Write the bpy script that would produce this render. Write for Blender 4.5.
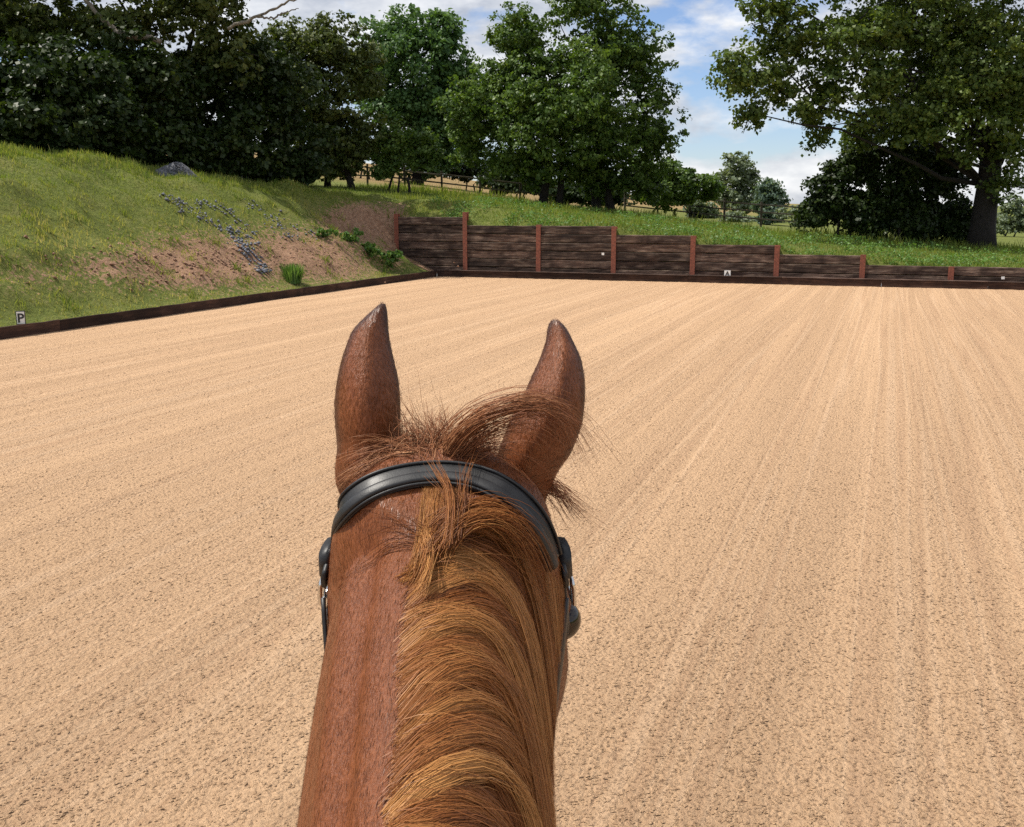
import bpy, bmesh, math, random
import numpy as np
from mathutils import Vector, Matrix
from mathutils.bvhtree import BVHTree

for o in list(bpy.data.objects):
    bpy.data.objects.remove(o)
scene = bpy.context.scene
COL = scene.collection
rng = np.random.default_rng(7)
random.seed(7)
R = math.radians

# ------------------------------------------------------------------ camera
W, H, F = 1024, 827, 1024.0
CAM = np.array([0.0, 0.0, 2.3])
PITCH = R(11.19)
cd = bpy.data.cameras.new('camera')
cam = bpy.data.objects.new('camera', cd)
COL.objects.link(cam)
cam.location = CAM
cam.rotation_euler = (math.pi / 2 - PITCH, 0, 0)
cd.sensor_fit = 'HORIZONTAL'
cd.sensor_width = 36
cd.lens = 36 * F / W
cd.clip_start = 0.05
cd.clip_end = 6000
scene.camera = cam
FW = np.array([0, math.cos(PITCH), -math.sin(PITCH)])
UP = np.array([0, math.sin(PITCH), math.cos(PITCH)])
RT = np.array([1.0, 0, 0])

# ------------------------------------------------------------------ light
SUN_EL, SUN_AZ = R(59), math.atan2(-1.0, 0.12)     # azimuth measured from +Y towards +X
sun_dir = np.array([math.sin(SUN_AZ) * math.cos(SUN_EL), math.cos(SUN_AZ) * math.cos(SUN_EL), math.sin(SUN_EL)])
sd = bpy.data.lights.new('sun', 'SUN')
sd.energy = 4.8
sd.angle = R(0.55)
sd.color = (1.0, 0.94, 0.84)
sun = bpy.data.objects.new('sun', sd)
COL.objects.link(sun)
sun.rotation_euler = Vector(sun_dir).to_track_quat('Z', 'Y').to_euler()

world = bpy.data.worlds.new('World')
scene.world = world
world.use_nodes = True


def mixc(n, l, fac, a, b, mode='MIX'):
    m = n.new('ShaderNodeMix')
    m.data_type = 'RGBA'
    m.blend_type = mode
    for i, s in ((0, fac), (6, a), (7, b)):
        if isinstance(s, (int, float)): m.inputs[i].default_value = s
        elif isinstance(s, tuple): m.inputs[i].default_value = (*s, 1)
        else: l.new(s, m.inputs[i])
    return m.outputs[2]


def build_world():
    nt = world.node_tree
    n, l = nt.nodes, nt.links
    n.clear()
    out = n.new('ShaderNodeOutputWorld')
    sky = n.new('ShaderNodeTexSky')
    sky.sky_type = 'NISHITA'
    sky.sun_disc = False
    sky.sun_elevation = SUN_EL
    sky.sun_rotation = SUN_AZ
    sky.air_density = 1.0
    sky.dust_density = 0.2
    sky.ozone_density = 2.0
    bg = n.new('ShaderNodeBackground')
    bg.inputs[1].default_value = 0.095
    l.new(mixc(n, l, 1.0, sky.outputs[0], (0.92, 0.97, 1.16), 'MULTIPLY'), bg.inputs[0])
    tc = n.new('ShaderNodeTexCoord')
    mp = n.new('ShaderNodeMapping')
    mp.inputs['Scale'].default_value = (1.0, 1.0, 2.3)
    mp.inputs['Location'].default_value = (0.35, 0.13, 0.22)
    l.new(tc.outputs['Generated'], mp.inputs[0])
    nz = n.new('ShaderNodeTexNoise')
    nz.inputs['Scale'].default_value = 4.6
    nz.inputs['Detail'].default_value = 9
    nz.inputs['Roughness'].default_value = 0.56
    nz.inputs['Distortion'].default_value = 0.15
    l.new(mp.outputs[0], nz.inputs['Vector'])
    cr = n.new('ShaderNodeValToRGB')
    cr.color_ramp.elements[0].position = 0.385
    cr.color_ramp.elements[0].color = (0, 0, 0, 1)
    cr.color_ramp.elements[1].position = 0.475
    cr.color_ramp.elements[1].color = (1, 1, 1, 1)
    l.new(nz.outputs[0], cr.inputs[0])
    # thick cores of the clouds are greyer
    nz2 = n.new('ShaderNodeTexNoise')
    nz2.inputs['Scale'].default_value = 9.0
    nz2.inputs['Detail'].default_value = 7
    nz2.inputs['Roughness'].default_value = 0.6
    l.new(mp.outputs[0], nz2.inputs['Vector'])
    cc = n.new('ShaderNodeValToRGB')
    cc.color_ramp.elements[0].position = 0.36
    cc.color_ramp.elements[0].color = (0.42, 0.46, 0.54, 1)
    cc.color_ramp.elements[1].position = 0.66
    cc.color_ramp.elements[1].color = (1.0, 1.0, 1.0, 1)
    l.new(nz2.outputs[0], cc.inputs[0])
    cb = n.new('ShaderNodeBackground')
    cb.inputs[1].default_value = 0.86
    l.new(cc.outputs[0], cb.inputs[0])
    mx = n.new('ShaderNodeMixShader')
    mf = n.new('ShaderNodeMath')
    mf.operation = 'MULTIPLY'
    mf.inputs[1].default_value = 0.92
    l.new(cr.outputs[0], mf.inputs[0])
    l.new(mf.outputs[0], mx.inputs[0])
    l.new(bg.outputs[0], mx.inputs[1])
    l.new(cb.outputs[0], mx.inputs[2])
    l.new(mx.outputs[0], out.inputs[0])


build_world()
scene.view_settings.view_transform = 'Standard'
scene.view_settings.look = 'None'
scene.view_settings.exposure = 0.32
scene.view_settings.gamma = 1.0
scene.view_settings.use_curve_mapping = False
scene.render.engine = 'CYCLES'
scene.cycles.max_bounces = 6
scene.cycles.diffuse_bounces = 3
scene.cycles.glossy_bounces = 2
scene.cycles.transmission_bounces = 3
scene.cycles.use_denoising = False


# ------------------------------------------------------------------ geometry of the picture
def ray(px, py):
    return FW + RT * ((px - W / 2) / F) + UP * ((H / 2 - py) / F)


def P(px, py, depth):                       # point at an axial distance (horse)
    return CAM + ray(px, py) * depth


def PY(px, py, y):                          # point at a forward distance in metres
    d = ray(px, py)
    return CAM + d * (y / d[1])


def G(px, py, z=0.0):                       # point on a level plane
    d = ray(px, py)
    return CAM + d * ((z - CAM[2]) / d[2])


def project(p):
    q = p - CAM
    a = q @ FW
    return W / 2 + F * (q @ RT) / a, H / 2 - F * (q @ UP) / a


C0 = G(437, 276.4)
_bd = C0 - G(0, 339.3)
EV = _bd / np.linalg.norm(_bd)              # along the left board, away from the camera
EU = np.array([EV[1], -EV[0], 0.0])         # along the far wall, to the right
ANG = math.atan2(EU[1], EU[0])


def A(u, v, z=0.0):
    return C0 + EU * u + EV * v + np.array([0, 0, z])


def toA(p):
    q = np.asarray(p) - C0
    return q @ EU, q @ EV


def wall_u(px, v):                          # u at which the pixel column meets the vertical plane v = const
    d = ray(px, 260)
    t = (v - (CAM - C0) @ EV) / (d @ EV)
    return ((CAM + d * t) - C0) @ EU


ARENA_M = Matrix.Translation(Vector(C0)) @ Matrix.Rotation(ANG, 4, 'Z')


# ------------------------------------------------------------------ object helpers
def tag(o, label=None, cat=None, group=None, kind=None):
    if label: o['label'] = label
    if cat: o['category'] = cat
    if group: o['group'] = group
    if kind: o['kind'] = kind
    return o


def link(name, me, mat=None, parent=None):
    o = bpy.data.objects.new(name, me)
    COL.objects.link(o)
    if mat is not None and me is not None and len(me.materials) == 0:
        me.materials.append(mat)
    if parent is not None:
        o.parent = parent
    return o


def empty(name, loc=(0, 0, 0), rz=0.0):
    o = bpy.data.objects.new(name, None)
    COL.objects.link(o)
    o.location = loc
    o.rotation_euler = (0, 0, rz)
    o.empty_display_size = 0.2
    return o


def np_mesh(name, verts, faces, attrs=None, smooth=False):
    """verts (N,3), faces (M,k); attrs: name -> (N,) floats on points"""
    me = bpy.data.meshes.new(name)
    verts = np.ascontiguousarray(verts, dtype=np.float32)
    faces = np.ascontiguousarray(faces, dtype=np.int32)
    nf, k = faces.shape
    me.vertices.add(len(verts))
    me.vertices.foreach_set('co', verts.ravel())
    me.loops.add(nf * k)
    me.loops.foreach_set('vertex_index', faces.ravel())
    me.polygons.add(nf)
    me.polygons.foreach_set('loop_start', np.arange(nf, dtype=np.int32) * k)
    if smooth:
        me.polygons.foreach_set('use_smooth', np.ones(nf, dtype=bool))
    for a, val in (attrs or {}).items():
        at = me.attributes.new(a, 'FLOAT', 'POINT')
        at.data.foreach_set('value', np.ascontiguousarray(val, dtype=np.float32))
    me.update(calc_edges=True)
    me.validate()
    return me


def bm_mesh(name, bm, smooth=False):
    me = bpy.data.meshes.new(name)
    bmesh.ops.recalc_face_normals(bm, faces=bm.faces)
    bm.to_mesh(me)
    bm.free()
    if smooth:
        for p in me.polygons: p.use_smooth = True
    return me


def add_box(bm, c, s, bevel=0.0):
    m = Matrix.Translation(Vector(c)) @ Matrix.Diagonal((s[0], s[1], s[2], 1))
    r = bmesh.ops.create_cube(bm, size=1.0, matrix=m)
    if bevel:
        es = list({e for v in r['verts'] for e in v.link_edges})
        bmesh.ops.bevel(bm, geom=es, offset=bevel, segments=1, affect='EDGES')


def add_tube(bm, pts, rad, n=8, cap=True):
    pts = [Vector(p) for p in pts]
    rings = []
    prev = None
    for i, p in enumerate(pts):
        t = (pts[min(i + 1, len(pts) - 1)] - pts[max(i - 1, 0)]).normalized()
        if prev is None:
            a = Vector((0, 0, 1)) if abs(t.z) < 0.9 else Vector((1, 0, 0))
            x = t.cross(a).normalized()
        else:
            x = (prev - t * prev.dot(t)).normalized()
        prev = x
        y = t.cross(x)
        r = rad[i] if hasattr(rad, '__len__') else rad
        rings.append([bm.verts.new(p + x * (r * math.cos(2 * math.pi * k / n)) + y * (r * math.sin(2 * math.pi * k / n))) for k in range(n)])
    for a, b in zip(rings, rings[1:]):
        for k in range(n):
            bm.faces.new((a[k], a[(k + 1) % n], b[(k + 1) % n], b[k]))
    if cap:
        bm.faces.new(rings[0][::-1])
        bm.faces.new(rings[-1])


# value noise in numpy (for masks and outlines)
_perm = rng.random((64, 64))


def vnoise(x, y, s=1.0, off=0.0):
    x = np.asarray(x) * s + 13.7 + off
    y = np.asarray(y) * s + 5.3 + off * 1.7
    xi, yi = np.floor(x).astype(int), np.floor(y).astype(int)
    fx, fy = x - xi, y - yi
    fx, fy = fx * fx * (3 - 2 * fx), fy * fy * (3 - 2 * fy)
    g = lambda i, j: _perm[i % 64, j % 64]
    return (g(xi, yi) * (1 - fx) + g(xi + 1, yi) * fx) * (1 - fy) + (g(xi, yi + 1) * (1 - fx) + g(xi + 1, yi + 1) * fx) * fy


def sstep(a, b, x):
    t = np.clip((np.asarray(x) - a) / (b - a), 0, 1)
    return t * t * (3 - 2 * t)


# ------------------------------------------------------------------ materials
def new_mat(name):
    m = bpy.data.materials.new(name)
    m.use_nodes = True
    nt = m.node_tree
    return m, nt.nodes, nt.links, nt.nodes['Principled BSDF']


def noise_node(n, l, scale, detail=4, rough=0.55, vec=None, sc3=None, coord='Object', dist=0.0):
    tc = n.new('ShaderNodeTexCoord')
    src = tc.outputs[coord] if vec is None else vec
    if sc3:
        mp = n.new('ShaderNodeMapping')
        mp.inputs['Scale'].default_value = sc3
        l.new(src, mp.inputs[0])
        src = mp.outputs[0]
    t = n.new('ShaderNodeTexNoise')
    t.inputs['Scale'].default_value = scale
    t.inputs['Detail'].default_value = detail
    t.inputs['Roughness'].default_value = rough
    t.inputs['Distortion'].default_value = dist
    l.new(src, t.inputs['Vector'])
    return t.outputs[0]


def ramp(n, l, fac, stops):
    c = n.new('ShaderNodeValToRGB')
    e = c.color_ramp.elements
    while len(e) < len(stops): e.new(0.5)
    for i, (p, col) in enumerate(stops):
        e[i].position = p
        e[i].color = (*col, 1) if len(col) == 3 else col
    l.new(fac, c.inputs[0])
    return c.outputs[0]


def mth(n, l, op, a, b=0.0, clamp=False):
    m = n.new('ShaderNodeMath')
    m.operation = op
    m.use_clamp = clamp
    for i, s in ((0, a), (1, b)):
        if isinstance(s, (int, float)): m.inputs[i].default_value = s
        else: l.new(s, m.inputs[i])
    return m.outputs[0]


def attr(n, name):
    a = n.new('ShaderNodeAttribute')
    a.attribute_name = name
    return a.outputs['Fac']


def bump(n, l, h, strength, dist, normal=None):
    b = n.new('ShaderNodeBump')
    b.inputs['Strength'].default_value = strength
    b.inputs['Distance'].default_value = dist
    l.new(h, b.inputs['Height'])
    if normal is not None: l.new(normal, b.inputs['Normal'])
    return b.outputs[0]


def mat_plain(name, col, rough=0.6, metal=0.0, nscale=40, var=0.25, bstr=0.15, bdist=0.002):
    m, n, l, b = new_mat(name)
    t = noise_node(n, l, nscale, 5)
    lo = tuple(c * (1 - var) for c in col)
    hi = tuple(min(1, c * (1 + var)) for c in col)
    l.new(ramp(n, l, t, [(0.3, lo), (0.7, hi)]), b.inputs['Base Color'])
    b.inputs['Roughness'].default_value = rough
    b.inputs['Metallic'].default_value = metal
    if bstr: l.new(bump(n, l, t, bstr, bdist), b.inputs['Normal'])
    return m


def mat_sand():
    m, n, l, b = new_mat('sand')
    big = noise_node(n, l, 0.35, 4, 0.6, sc3=(1, 0.25, 1))
    lanes = noise_node(n, l, 1.0, 4, 0.62, sc3=(2.1, 0.045, 1))
    lanes2 = noise_node(n, l, 1.0, 2, 0.5, sc3=(8.5, 0.12, 1), dist=0.2)
    fine = noise_node(n, l, 34, 6, 0.68)
    grit = noise_node(n, l, 120, 4, 0.7)
    v = n.new('ShaderNodeTexVoronoi')
    tc = n.new('ShaderNodeTexCoord')
    l.new(tc.outputs['Object'], v.inputs['Vector'])
    v.inputs['Scale'].default_value = 42
    v.inputs['Randomness'].default_value = 1.0
    col = ramp(n, l, lanes, [(0.30, (0.540, 0.349, 0.206)), (0.50, (0.565, 0.369, 0.219)), (0.66, (0.600, 0.399, 0.240))])
    col = mixc(n, l, 0.55, col, ramp(n, l, fine, [(0.30, (0.27, 0.15, 0.09)), (0.45, (0.56, 0.363, 0.216)), (0.75, (0.645, 0.432, 0.270))]))
    # narrow ridges and furrows left by the harrow
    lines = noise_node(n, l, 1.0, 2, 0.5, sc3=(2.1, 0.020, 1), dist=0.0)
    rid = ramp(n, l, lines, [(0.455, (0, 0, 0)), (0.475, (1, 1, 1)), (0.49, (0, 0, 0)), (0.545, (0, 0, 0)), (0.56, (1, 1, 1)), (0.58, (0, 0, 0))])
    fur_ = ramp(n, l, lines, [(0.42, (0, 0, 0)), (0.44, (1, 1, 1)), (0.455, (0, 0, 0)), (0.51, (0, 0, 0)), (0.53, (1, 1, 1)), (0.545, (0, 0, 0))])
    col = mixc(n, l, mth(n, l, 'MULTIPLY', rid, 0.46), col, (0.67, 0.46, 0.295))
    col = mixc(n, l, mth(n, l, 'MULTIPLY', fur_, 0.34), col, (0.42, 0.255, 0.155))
    # dark speckle painted in for the shading among the sand crumbs
    g2 = noise_node(n, l, 17, 5, 0.75)
    dark = ramp(n, l, g2, [(0.33, (1, 1, 1)), (0.41, (0, 0, 0))])
    col = mixc(n, l, mth(n, l, 'MULTIPLY', dark, 0.6), col, (0.17, 0.10, 0.06))
    g3 = noise_node(n, l, 1.0, 6, 0.75, sc3=(15, 10, 1))
    speck_shade = ramp(n, l, g3, [(0.34, (1, 1, 1)), (0.46, (0, 0, 0))])
    col = mixc(n, l, mth(n, l, 'MULTIPLY', speck_shade, 0.42), col, (0.27, 0.165, 0.10))
    l.new(col, b.inputs['Base Color'])
    b.inputs['Roughness'].default_value = 0.95
    b.inputs['Specular IOR Level'].default_value = 0.15
    lump = ramp(n, l, v.outputs['Distance'], [(0.0, (1, 1, 1)), (0.75, (0, 0, 0))])
    hsum = mth(n, l, 'ADD', mth(n, l, 'MULTIPLY', lump, 0.35), mth(n, l, 'MULTIPLY', fine, 1.0))
    hsum = mth(n, l, 'ADD', hsum, mth(n, l, 'MULTIPLY', grit, 0.25))
    # smooth ridges between the harrowed lanes carry less lump
    amp = ramp(n, l, lanes, [(0.4, (1, 1, 1)), (0.68, (0.7, 0.7, 0.7))])
    hs = mth(n, l, 'MULTIPLY', hsum, amp)
    
    n1 = bump(n, l, mth(n, l, 'ADD', lanes2, mth(n, l, 'MULTIPLY', rid, 0.15)), 0.55, 0.05)
    l.new(bump(n, l, hs, 1.0, 0.05, n1), b.inputs['Normal'])
    return m


def mat_ground():
    m, n, l, b = new_mat('ground_cover')
    soil, dry = attr(n, 'soil'), attr(n, 'dry')
    g1 = noise_node(n, l, 1.1, 6, 0.65)
    g2 = noise_node(n, l, 9, 6, 0.7)
    green = ramp(n, l, g1, [(0.3, (0.10, 0.14, 0.028)), (0.5, (0.145, 0.18, 0.04)), (0.7, (0.23, 0.225, 0.075))])
    green = mixc(n, l, 0.5, green, ramp(n, l, g2, [(0.3, (0.035, 0.05, 0.011)), (0.7, (0.21, 0.215, 0.065))]))
    sl = ramp(n, l, g2, [(0.25, (0.10, 0.056, 0.037)), (0.45, (0.26, 0.15, 0.095)), (0.7, (0.40, 0.255, 0.165))])
    st = noise_node(n, l, 26, 4, 0.7)
    sl = mixc(n, l, ramp(n, l, st, [(0.58, (0, 0, 0)), (0.68, (0.7, 0.7, 0.7))]), sl, (0.34, 0.26, 0.20))
    mk = mth(n, l, 'ADD', soil, mth(n, l, 'MULTIPLY', mth(n, l, 'SUBTRACT', g2, 0.5), 2.4), True)
    mk = ramp(n, l, mk, [(0.38, (0, 0, 0)), (0.58, (1, 1, 1))])
    col = mixc(n, l, mk, green, sl)
    gold = ramp(n, l, g1, [(0.3, (0.20, 0.135, 0.06)), (0.7, (0.31, 0.22, 0.105))])
    col = mixc(n, l, dry, col, gold)
    l.new(col, b.inputs['Base Color'])
    b.inputs['Roughness'].default_value = 0.95
    b.inputs['Specular IOR Level'].default_value = 0.1
    l.new(bump(n, l, g2, 0.9, 0.12), b.inputs['Normal'])
    return m


def mat_leaf(name, c0, c1, c2, trans=0.35):
    m, n, l, b = new_mat(name)
    v = attr(n, 'shade')
    col = ramp(n, l, v, [(0.0, c0), (0.5, c1), (1.0, c2)])
    l.new(col, b.inputs['Base Color'])
    b.inputs['Roughness'].default_value = 0.5
    b.inputs['Specular IOR Level'].default_value = 0.28
    tr = n.new('ShaderNodeBsdfTranslucent')
    l.new(mixc(n, l, 1.0, col, (1.35, 1.35, 0.55), 'MULTIPLY'), tr.inputs[0])
    ms = n.new('ShaderNodeMixShader')
    ms.inputs[0].default_value = trans
    l.new(b.outputs[0], ms.inputs[1])
    l.new(tr.outputs[0], ms.inputs[2])
    l.new(ms.outputs[0], n['Material Output'].inputs[0])
    return m


def mat_bark(name, col):
    m, n, l, b = new_mat(name)
    t = noise_node(n, l, 3, 7, 0.7, sc3=(6, 6, 1))
    l.new(ramp(n, l, t, [(0.3, tuple(c * 0.45 for c in col)), (0.7, tuple(c * 1.3 for c in col))]), b.inputs['Base Color'])
    b.inputs['Roughness'].default_value = 0.95
    l.new(bump(n, l, t, 1.0, 0.06), b.inputs['Normal'])
    return m


def mat_wood(name, lo, mid, hi, sc3=(1.2, 14, 14)):
    m, n, l, b = new_mat(name)
    oi = n.new('ShaderNodeObjectInfo')
    tc = n.new('ShaderNodeTexCoord')
    va = n.new('ShaderNodeVectorMath')
    va.operation = 'ADD'
    l.new(tc.outputs['Object'], va.inputs[0])
    cx = n.new('ShaderNodeCombineXYZ')
    l.new(mth(n, l, 'MULTIPLY', oi.outputs['Random'], 37.0), cx.inputs[0])
    l.new(mth(n, l, 'MULTIPLY', oi.outputs['Random'], 11.0), cx.inputs[2])
    l.new(cx.outputs[0], va.inputs[1])
    t = noise_node(n, l, 1.0, 8, 0.72, vec=va.outputs[0], sc3=sc3)
    t2 = noise_node(n, l, 1.0, 4, 0.6, vec=va.outputs[0], sc3=(1.6, 2.2, 2.2))
    col = ramp(n, l, t, [(0.32, lo), (0.5, mid), (0.70, hi)])
    col = mixc(n, l, ramp(n, l, t2, [(0.40, (0.75, 0.75, 0.75)), (0.62, (0, 0, 0))]), col, tuple(c * 0.8 for c in lo))
    k = n.new('ShaderNodeHueSaturation')
    l.new(mth(n, l, 'ADD', mth(n, l, 'MULTIPLY', oi.outputs['Random'], 0.8), 0.6), k.inputs['Value'])
    l.new(col, k.inputs['Color'])
    l.new(k.outputs[0], b.inputs['Base Color'])
    b.inputs['Roughness'].default_value = 0.85
    b.inputs['Specular IOR Level'].default_value = 0.25
    l.new(bump(n, l, t, 0.9, 0.02), b.inputs['Normal'])
    return m


def mat_coat():
    m, n, l, b = new_mat('chestnut_coat')
    tc = n.new('ShaderNodeTexCoord')
    mp = n.new('ShaderNodeMapping')
    mp.inputs['Rotation'].default_value = (R(-35), 0, 0)
    mp.inputs['Scale'].default_value = (1, 1, 0.16)
    l.new(tc.outputs['Object'], mp.inputs[0])
    hair = noise_node(n, l, 380, 4, 0.65, vec=mp.outputs[0])
    soft = noise_node(n, l, 14, 5, 0.6)
    mid = noise_node(n, l, 70, 4, 0.6, vec=mp.outputs[0])
    col = ramp(n, l, soft, [(0.3, (0.125, 0.034, 0.010)), (0.55, (0.175, 0.051, 0.015)), (0.75, (0.225, 0.072, 0.023))])
    col = mixc(n, l, 0.45, col, ramp(n, l, hair, [(0.34, (0.06, 0.016, 0.006)), (0.66, (0.28, 0.092, 0.032))]))
    col = mixc(n, l, 0.2, col, ramp(n, l, mid, [(0.35, (0.12, 0.04, 0.02)), (0.65, (0.30, 0.12, 0.06))]))
    dk = attr(n, 'dark')
    col = mixc(n, l, dk, col, (0.05, 0.022, 0.014))
    l.new(col, b.inputs['Base Color'])
    b.inputs['Roughness'].default_value = 0.36
    b.inputs['Specular IOR Level'].default_value = 0.22
    b.inputs['Sheen Weight'].default_value = 0.0
    b.inputs['Sheen Roughness'].default_value = 0.4
    b.inputs['Sheen Tint'].default_value = (1, 0.75, 0.6, 1)
    nb = bump(n, l, soft, 0.35, 0.004)
    l.new(bump(n, l, hair, 0.8, 0.0022, nb), b.inputs['Normal'])
    return m


def mat_hair(name, c0, c1, c2, rough=0.45, spec=0.2):
    m, n, l, b = new_mat(name)
    v = attr(n, 'shade')
    l.new(ramp(n, l, v, [(0.0, c0), (0.5, c1), (1.0, c2)]), b.inputs['Base Color'])
    b.inputs['Roughness'].default_value = rough
    b.inputs['Specular IOR Level'].default_value = spec
    return m


def mat_leather():
    m, n, l, b = new_mat('black_leather')
    t = noise_node(n, l, 600, 4, 0.6)
    t2 = noise_node(n, l, 40, 4, 0.6)
    l.new(ramp(n, l, t2, [(0.3, (0.006, 0.0062, 0.007)), (0.75, (0.015, 0.0155, 0.018))]), b.inputs['Base Color'])
    l.new(ramp(n, l, t2, [(0.3, (0.40, 0.40, 0.40)), (0.7, (0.58, 0.58, 0.58))]), b.inputs['Roughness'])
    l.new(bump(n, l, t, 0.25, 0.0006), b.inputs['Normal'])
    return m


M = dict(
    sand=mat_sand(), ground=mat_ground(),
    sleeper=mat_wood('sleeper_wood', (0.020, 0.012, 0.010), (0.098, 0.062, 0.047), (0.33, 0.25, 0.19)),
    board=mat_wood('board_wood', (0.022, 0.012, 0.009), (0.050, 0.026, 0.018), (0.10, 0.058, 0.042)),
    lit_edge=mat_wood('lit_edge_wood', (0.07, 0.045, 0.036), (0.13, 0.088, 0.072), (0.20, 0.145, 0.12)),  # paler tone paints the sunlit edge of the back board
    steel=mat_plain('rusty_steel', (0.19, 0.060, 0.036), 0.8, 0.0, 18, 0.35, 0.3, 0.004),
    fence=mat_wood('fence_wood', (0.05, 0.042, 0.032), (0.10, 0.085, 0.065), (0.17, 0.15, 0.12)),
    bark=mat_bark('bark', (0.022, 0.018, 0.015)), bark_pale=mat_bark('bark_pale', (0.22, 0.19, 0.15)),
    white=mat_plain('white_plastic', (0.78, 0.78, 0.76), 0.4, 0, 30, 0.05, 0.0),
    black=mat_plain('black_paint', (0.02, 0.02, 0.022), 0.5, 0, 30, 0.2, 0.0),
    leaf_hedge=mat_leaf('leaf_hedge', (0.012, 0.026, 0.007), (0.026, 0.048, 0.010), (0.055, 0.080, 0.018), 0.25),
    leaf_haw=mat_leaf('leaf_hawthorn', (0.036, 0.059, 0.014), (0.075, 0.102, 0.024), (0.157, 0.174, 0.053), 0.28),
    leaf_mid=mat_leaf('leaf_maple', (0.039, 0.082, 0.017), (0.085, 0.146, 0.029), (0.186, 0.264, 0.058), 0.32),
    leaf_ash=mat_leaf('leaf_ash', (0.040, 0.090, 0.029), (0.082, 0.158, 0.047), (0.154, 0.252, 0.082), 0.32),
    leaf_oak=mat_leaf('leaf_oak', (0.041, 0.075, 0.016), (0.090, 0.135, 0.030), (0.206, 0.254, 0.060), 0.32),
    leaf_hazed=mat_leaf('leaf_hazed', (0.10, 0.135, 0.085), (0.16, 0.20, 0.125), (0.23, 0.27, 0.17), 0.3),  # albedo raised so distance haze is painted into the leaf colour
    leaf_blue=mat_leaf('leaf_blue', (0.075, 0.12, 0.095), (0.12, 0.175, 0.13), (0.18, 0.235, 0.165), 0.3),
    leaf_weed=mat_leaf('leaf_weed', (0.06, 0.13, 0.025), (0.11, 0.21, 0.05), (0.19, 0.30, 0.09), 0.35),
    grass=mat_leaf('grass', (0.11, 0.18, 0.03), (0.24, 0.275, 0.06), (0.46, 0.40, 0.19), 0.45),
    stone=mat_plain('slate', (0.12, 0.13, 0.16), 0.7, 0, 12, 0.45, 0.3, 0.01),
    gravel=mat_plain('gravel', (0.10, 0.104, 0.118), 0.9, 0, 14, 0.55, 0.9, 0.05),
    coat=mat_coat(),
    mane=mat_hair('mane_hair', (0.075, 0.022, 0.008), (0.255, 0.090, 0.025), (0.54, 0.265, 0.086)),
    forelock=mat_hair('forelock_hair', (0.13, 0.045, 0.022), (0.30, 0.125, 0.058), (0.52, 0.28, 0.14)),
    coat_hair=mat_hair('coat_hair', (0.045, 0.012, 0.004), (0.175, 0.053, 0.014), (0.30, 0.105, 0.034), 0.38, 0.32),
    leather=mat_leather(),
    metal=mat_plain('buckle_steel', (0.72, 0.71, 0.69), 0.22, 1.0, 60, 0.1, 0.0),
    eye=mat_plain('eye', (0.02, 0.012, 0.008), 0.08, 0, 30, 0.2, 0.0),
)

# ------------------------------------------------------------------ terrain
WALL_V = 0.50
POST_PX = [398, 466, 539, 614, 693, 777, 863, 952]
COURSES = [7, 6, 6, 5, 4, 3, 2, 2, 2, 2, 2]
CH, CBASE = 0.29, 0.07
POST_U = [wall_u(p, WALL_V) for p in POST_PX]
while len(POST_U) < len(COURSES) + 1:
    POST_U.append(POST_U[-1] + (POST_U[-1] - POST_U[-2]))
ARENA_U = 30.0
U_END = POST_U[-1]
WALL_L = POST_U[0]


def wall_top(u):
    u = np.asarray(u, float)
    z = np.full(u.shape, COURSES[0] * CH + CBASE, float)
    for i in range(1, len(COURSES)):
        d = (COURSES[i] - COURSES[i - 1]) * CH
        z = z + d * sstep(POST_U[i] - 0.05, POST_U[i] + 0.45, u)
    return z - 0.05


ctrl = []


def cp(px, py, y):
    p = PY(px, py, y)
    u, v = toA(p)
    ctrl.append((u, v, p[2]))


for v in (-60, -45, -36, -30, -25, -21, -18, -15, -12, -9, -6, -3, -1.2):
    ctrl.append((-0.05, v, 0.14))
for px, py, y in ((-200, 132, 20.5), (-100, 143, 23.5), (0, 152, 27), (100, 166, 30), (200, 179, 33.5), (300, 193, 37.3), (350, 201, 38.8)):
    cp(px, py, y)
    p = PY(px, py, y)
    u, v = toA(p)
    ctrl.append((u - 5, v, p[2] + 0.5))
    ctrl.append((u - 14, v, p[2] + 0.8))
    ctrl.append((u - 60, v, p[2] + 3.0))
    ctrl.append((u * 0.5, v, 0.14 + (p[2] - 0.14) * 0.50))
ctrl += [(-1.7, 0.1, 0.85), (-2.3, 0.3, 1.5), (-3.0, 0.55, 2.15), (-1.6, 0.75, 2.25), (-3.2, -0.9, 1.45)]
for u in np.linspace(WALL_L, U_END, 26):
    ctrl.append((float(u), 0.75, float(wall_top(u))))
for px, py, y in ((400, 203, 41), (440, 198, 43.5), (380, 188, 48), (480, 202, 43), (540, 207, 47), (600, 213, 46.5), (660, 221, 46), (700, 227, 46), (760, 232, 45), (830, 239, 43), (910, 245, 41), (985, 248, 40.5), (1100, 256, 40),
                  (1250, 265, 40), (450, 192, 58), (370, 163, 95), (440, 178, 95), (500, 188, 95), (560, 202, 85), (700, 222, 75), (800, 228, 75), (1000, 236, 62), (1020, 228, 110),
                  (300, 172, 60), (600, 212, 150), (800, 220, 150), (1100, 224, 150), (300, 150, 160), (800, 212, 400), (1100, 213, 400), (400, 180, 400), (800, 207, 1200), (1100, 205, 1200), (500, 207, 1200), (200, 205, 1200), (1700, 207, 1000), (-600, 200, 900)):
    cp(px, py, y)
for u, v in ((34, -60), (34, -40), (34, -20), (34, -5), (60, -40), (60, 0), (15, -66), (0, -66), (30, -90), (-60, -90), (120, -60), (300, -200), (0, -300), (-300, -200)):
    ctrl.append((u, v, 0.1))
ctrl = np.array(ctrl)
_uv, _z = ctrl[:, :2], ctrl[:, 2]


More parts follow.
